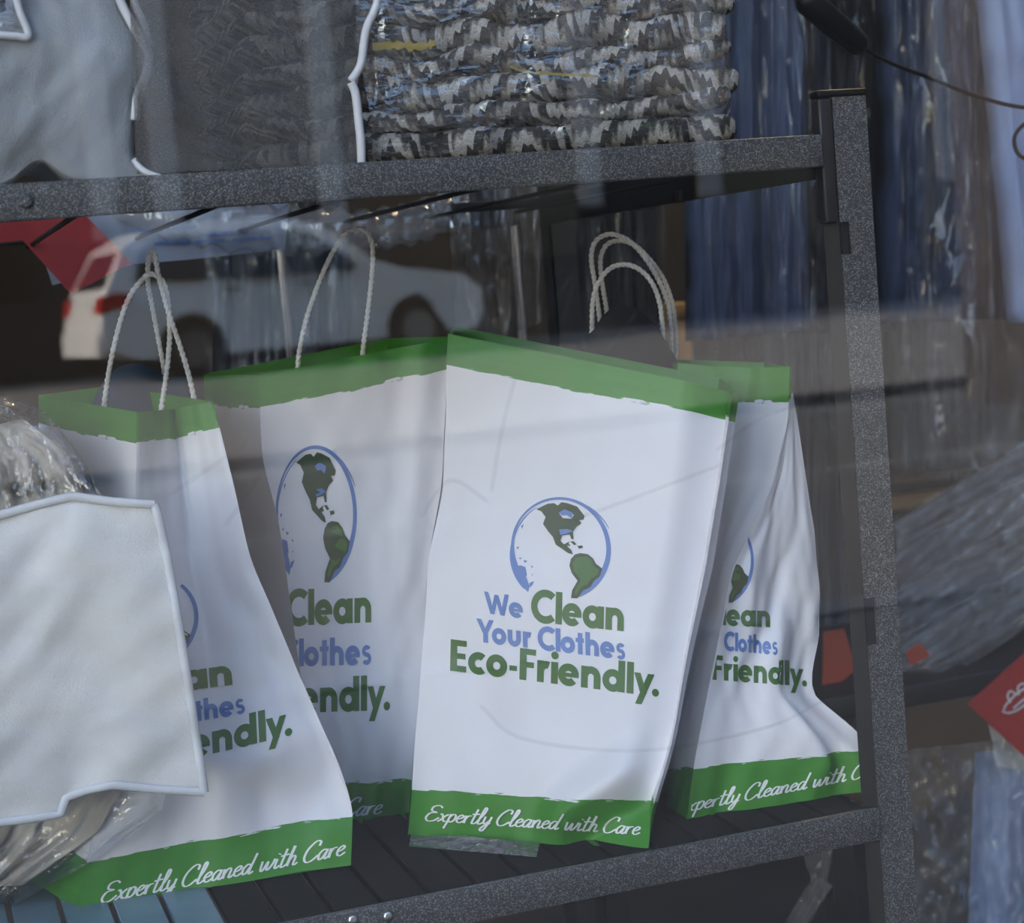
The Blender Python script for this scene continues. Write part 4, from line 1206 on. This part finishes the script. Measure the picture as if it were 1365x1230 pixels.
garment('plastic_garment_cover', 'crumpled clear plastic garment cover hanging beside the thin upright pipe', [(585, -300), (680, -300), (690, 300), (600, 300)], 2.05, M['grey_cloth'], 55, [(560, -300), (735, -300), (722, 430), (610, 470)], 0.03, 1.8, film='film_milky')
garment('hanging_coat', 'dark grey coat hanging behind the white and green bags', [(300, -300), (460, -300), (470, 700), (290, 720)], 2.60, M['charcoal'], 56, [(270, -300), (480, -300), (480, 640), (270, 660)], 0.03, 1.8)
garment('hanging_coat', 'dark coat under plastic between the middle bag and the rear post', [(750, -300), (880, -300), (886, 760), (760, 780)], 2.60, M['charcoal'], 57, [(745, -300), (884, -300), (888, 600), (770, 640)], 0.025, 1.8)
garment('hanging_dress', 'grey dress under clear plastic to the right of the metal post', [(1195, -480), (1420, -480), (1430, 620), (1200, 628)], 2.46, M['grey_cloth'], 58, [(1180, -480), (1420, -480), (1430, 640), (1190, 636)], 0.03, 2.0)
garment('hanging_dress', 'grey dress under clear plastic to the left of the metal post', [(1020, -480), (1150, -480), (1170, 1010), (1040, 1020)], 2.48, M['grey_cloth'], 59, [(1010, -480), (1160, -480), (1180, 900), (1030, 920)], 0.03, 2.0)

# horizontal bundle of clear plastic just under the upper shelf at the back
pb = mesh('plastic_bundle', *(lambda C: tube_geo(C, np.interp(np.linspace(0, 1, len(C)), [0, .1, .3, .6, .9, 1], [.006, .02, .026, .022, .02, .006])*(1+0.18*np.sin(np.arange(len(C))*1.9)), 18))(
    catmull([at(150, 282, 1.86), at(260, 296, 1.85), at(380, 306, 1.85), at(480, 308, 1.85), at(560, 296, 1.86), at(600, 270, 1.87)], 10)),
    M['film_milky'], label='rolled sheet of clear plastic slung under the upper shelf', cat='plastic sheet')

# white ticket with blue lines and red tag at the left, under the upper shelf
def card(name, pts, Y, mat, label, cat, group=None, tilt=(0.0, 0.0), th=0.0015):
    P = np.array([at(x, y, Y+tilt[0]*i) for i, (x, y) in enumerate(pts)])
    n = len(P)
    v = np.vstack([P, P+[0, th, 0]])
    f = [tuple(range(n))[::-1], tuple(range(n, 2*n))]+[(i, (i+1) % n, n+(i+1) % n, n+i) for i in range(n)]
    root = thing(name, tuple(P.mean(0)), label, cat, group)
    o = mesh('card', v, f, mat, root, smooth=False)
    return root, P
tk, P = card('paper_ticket', [(40, 292), (130, 285), (385, 268), (380, 332), (250, 346), (178, 352), (70, 380)], 1.86, M['ticket'], 'white ticket with lines of blue print behind the red tag', 'ticket')
for y0, x0, x1 in ((306, 175, 215), (303, 222, 262), (311, 268, 330), (323, 205, 252), (320, 260, 300), (318, 310, 360)):
    a = [at(x, y, 1.858) for x, y in ((x0, y0), (x1, y0-0.07*(x1-x0)), (x1, y0-0.07*(x1-x0)+4), (x0, y0+4))]
    mesh('printed_line', np.vstack([a, np.array(a)+[0, 0.0008, 0]]), [(3, 2, 1, 0), (4, 5, 6, 7)], M['ink_blue'], tk, smooth=False)
card('red_tag', [(-60, 330), (30, 275), (115, 288), (176, 350), (95, 392), (30, 320)], 1.83, M['dark_red'], 'red paper tag with slanted edge under the upper shelf at left', 'tag', 'red and orange tags')
card('red_tag', [(1290, 938), (1372, 865), (1440, 930), (1372, 1014)], 1.92, M['red'], 'red diamond tag with a white crown at the right edge', 'tag', 'red and orange tags')[0]
tg = [o for o in COL.objects if o.name.startswith('red_tag')][-1]
cr = []
for q in ([(1338, 946), (1342, 938), (1356, 924), (1368, 916)], [(1336, 948), (1345, 950), (1358, 945), (1372, 934)], [(1347, 936), (1343, 928), (1347, 921), (1354, 925)], [(1358, 926), (1357, 916), (1364, 911), (1370, 917)], [(1351, 944), (1360, 936), (1370, 928)]):
    cr.append(catmull([at(x, y, 1.918) for x, y in q], 6))
b = MB()
for C in cr: b.tube(C, 0.0013, 6)
b.build('crown_print', M['ink_white'], tg)
card('orange_tag', [(1098, 842), (1125, 838), (1142, 892), (1125, 906), (1096, 922)], 2.05, M['orange_red'], 'orange red tag between the paper bag and the metal post', 'tag', 'red and orange tags')
card('orange_tag', [(1208, 868), (1226, 856), (1240, 874), (1214, 888)], 1.985, M['orange_red'], 'small orange red tag just right of the metal post', 'tag', 'red and orange tags')
card('white_envelope', [(1318, 965), (1372, 1014), (1400, 990), (1400, 1030), (1330, 1022)], 1.95, M['white_card'], 'white paper corner poking out below the red diamond tag', 'paper')

# slanting plastic-wrapped shirts, packed one on another, right of the post
tb = thing('side_table', (1.55, 2.22, 0), 'dark table under the plastic-wrapped shirts', 'table')
MB().bbox(1.02, 2.2, 1.98, 2.38, 0.30, 0.33, 0.004).build('table_top', M['black'], tb)
for x in (1.05, 2.15):
    for y in (2.0, 2.34):
        MB().box(x, x+0.03, y, y+0.03, 0, 0.30).build('leg', M['black'], tb, smooth=False)
for k, (xs, ys) in enumerate([(1190, 800), (1190, 745), (1195, 700), (1200, 860)]):
    V = []
    q = [(xs, ys), (1480, ys-175), (1480, ys-100), (xs+10, ys+66)]
    root = thing('wrapped_shirt', tuple(at(xs+120, ys, 2.06)), ['grey shirt wrapped in plastic, second from the top of the slanting pile', 'grey shirt wrapped in plastic, third from the top of the slanting pile', 'grey shirt wrapped in plastic at the top of the slanting pile', 'grey shirt wrapped in plastic at the bottom of the slanting pile'][[1, 0, 2, 3][k]], 'shirt', 'plastic-wrapped shirts right of the post')
    Y = 2.03+0.034*[1, 2, 3, 0][k]
    drape(q, Y+0.02, 'shirt_body', M['grey_cloth'], root, 70+k, 0.012, 2.0, 40, 16, thick=0.012)
    drape([(xs-6, ys-8), (1490, ys-185), (1490, ys-100), (xs+4, ys+82)], Y, 'plastic_wrap', M['film_milky'], root, 80+k, 0.014, 3.0, 40, 24, crumple=0.7)
ds = thing('draped_shirt', (1.30, 1.97, 0.02), 'light blue shirt draped over the table edge below the red diamond tag', 'shirt')
drape([(1300, 1003), (1440, 985), (1450, 1360), (1285, 1375)], 1.965, 'shirt_cloth', M['shirt_blue'], ds, 61, 0.008, 1.6, tilt=-0.02)
dp = thing('plastic_sheet', (1.20, 1.95, 0.02), 'long sheet of clear plastic draped over the table beside the metal post', 'plastic sheet')
drape([(1205, 1000), (1440, 975), (1450, 1360), (1235, 1380)], 1.935, 'film', M['film_milky'], dp, 62, 0.014, 2.2, tilt=-0.03, crumple=0.6)
# loose plastic hanging beneath the lower shelf at the right
for k, (c, lab) in enumerate([([(1068, 1130), (1112, 1126), (1098, 1200), (1090, 1200)], 'narrow strip of clear plastic below the lower beam beside the post'),
                              ([(1085, 1165), (1110, 1180), (1075, 1240), (1040, 1240)], 'slanted scrap of clear plastic below the lower beam')]):
    root = thing('plastic_scrap', tuple(at(*c[3], 1.75)), lab, 'plastic scrap')
    drape(c, 1.75, 'film', M['film_milky'], root, 90+k, 0.01, 3.0, 16, 20)
# plastic sheet lying under the middle bag
ps = thing('plastic_sheet', tuple(atz(610, 1135, ZS)), 'scrap of clear plastic lying under the middle paper bag', 'plastic sheet')
us = np.linspace(0, 1, 21)
nzp = Noise(77, 2, 2.5, 3)
V = []
for j in us:
    for i in us:
        px = (np.array([548, 1112])*(1-i)+np.array([720, 1120])*i)*(1-j)+(np.array([545, 1128])*(1-i)+np.array([715, 1142])*i)*j
        p = atz(px[0], px[1], ZS+0.0015); p[2] += 0.0035*(1+float(nzp(i, j)))*math.sin(math.pi*i)*math.sin(math.pi*min(1, j*1.0))
        V.append(p)
mesh('film', V, [f_[::-1] for f_ in grid_faces(20, 20)], M['film_milky'], ps)

# counter and carton made up as warm-lit patches far inside, with an added lamp
za, zb = at(1290, 668, 3.3)[2], at(1290, 645, 3.3)[2]
ct = thing('counter', (2.4, 3.5, 0), 'made-up pale wooden counter standing in for a warm-lit strip right of the post', 'counter')
MB().bbox(1.75, 3.2, 3.3, 3.34, za, zb, 0.004).build('fascia_board', M['wood'], ct)
MB().bbox(1.72, 3.23, 3.345, 3.8, 0.0, zb, 0.01).build('counter_body', M['black'], ct)
MB().bbox(1.70, 3.25, 3.28, 3.82, zb, zb+0.03, 0.006).build('counter_top', M['black'], ct)
xa_, xb_ = at(893, 450, 2.9)[0], at(922, 450, 2.9)[0]
cb = thing('carton', ((xa_+xb_)/2, 2.95, 0), 'made-up pale carton standing in for a warm-lit patch behind the looped paper handles', 'carton')
MB().bbox(xa_, xb_, 2.9, 3.0, 0.0, at(905, 405, 2.9)[2], 0.003).build('carton_body', M['wood'], cb)
MB().bbox(xa_-0.001, xb_+0.001, 2.898, 3.002, at(905, 405, 2.9)[2]-0.03, at(905, 405, 2.9)[2]+0.002, 0.002).build('carton_lid', M['wood'], cb)
lp = thing('added_lamp', (1.9, 2.9, 2.86), 'unseen warm lamp added to light the made-up counter and carton', 'lamp')
MB().tube([(1.9, 2.9, 2.90), (1.9, 2.9, 2.82)], [0.07, 0.09], 20).build('added_lamp_housing', M['chrome'], lp)
ld = bpy.data.lights.new('added_lamp_bulb', 'POINT'); ld.energy = 45; ld.color = (1.0, 0.72, 0.42); ld.shadow_soft_size = 0.06  # added source that warms the boards far inside
lo = bpy.data.objects.new('added_lamp_bulb', ld); COL.objects.link(lo); lo.location = (1.9, 2.75, 2.74)

# fibres of dust clinging to the inside of the pane
HAIRS = [[(560, 690), (600, 640), (650, 668)], [(655, 655), (672, 560), (700, 460)], [(715, 445), (740, 400), (766, 362)], [(745, 440), (757, 405), (765, 372)], [(250, 500), (225, 440), (140, 500)],
         [(225, 660), (285, 620), (330, 590)], [(395, 520), (415, 490), (432, 455)], [(470, 505), (490, 480), (500, 440)], [(300, 700), (330, 660), (345, 635)], [(955, 600), (1010, 560), (1062, 540)],
         [(640, 940), (700, 985), (860, 1000), (1020, 970), (1095, 935)], [(735, 700), (800, 680), (960, 620)], [(800, 480), (830, 440), (850, 415)]]
for k, h in enumerate(HAIRS):
    cord('dust_fibre', [(x, y, GLASS_Y+0.0035) for x, y in h], 0.00013, M['fibre'], win, 4)
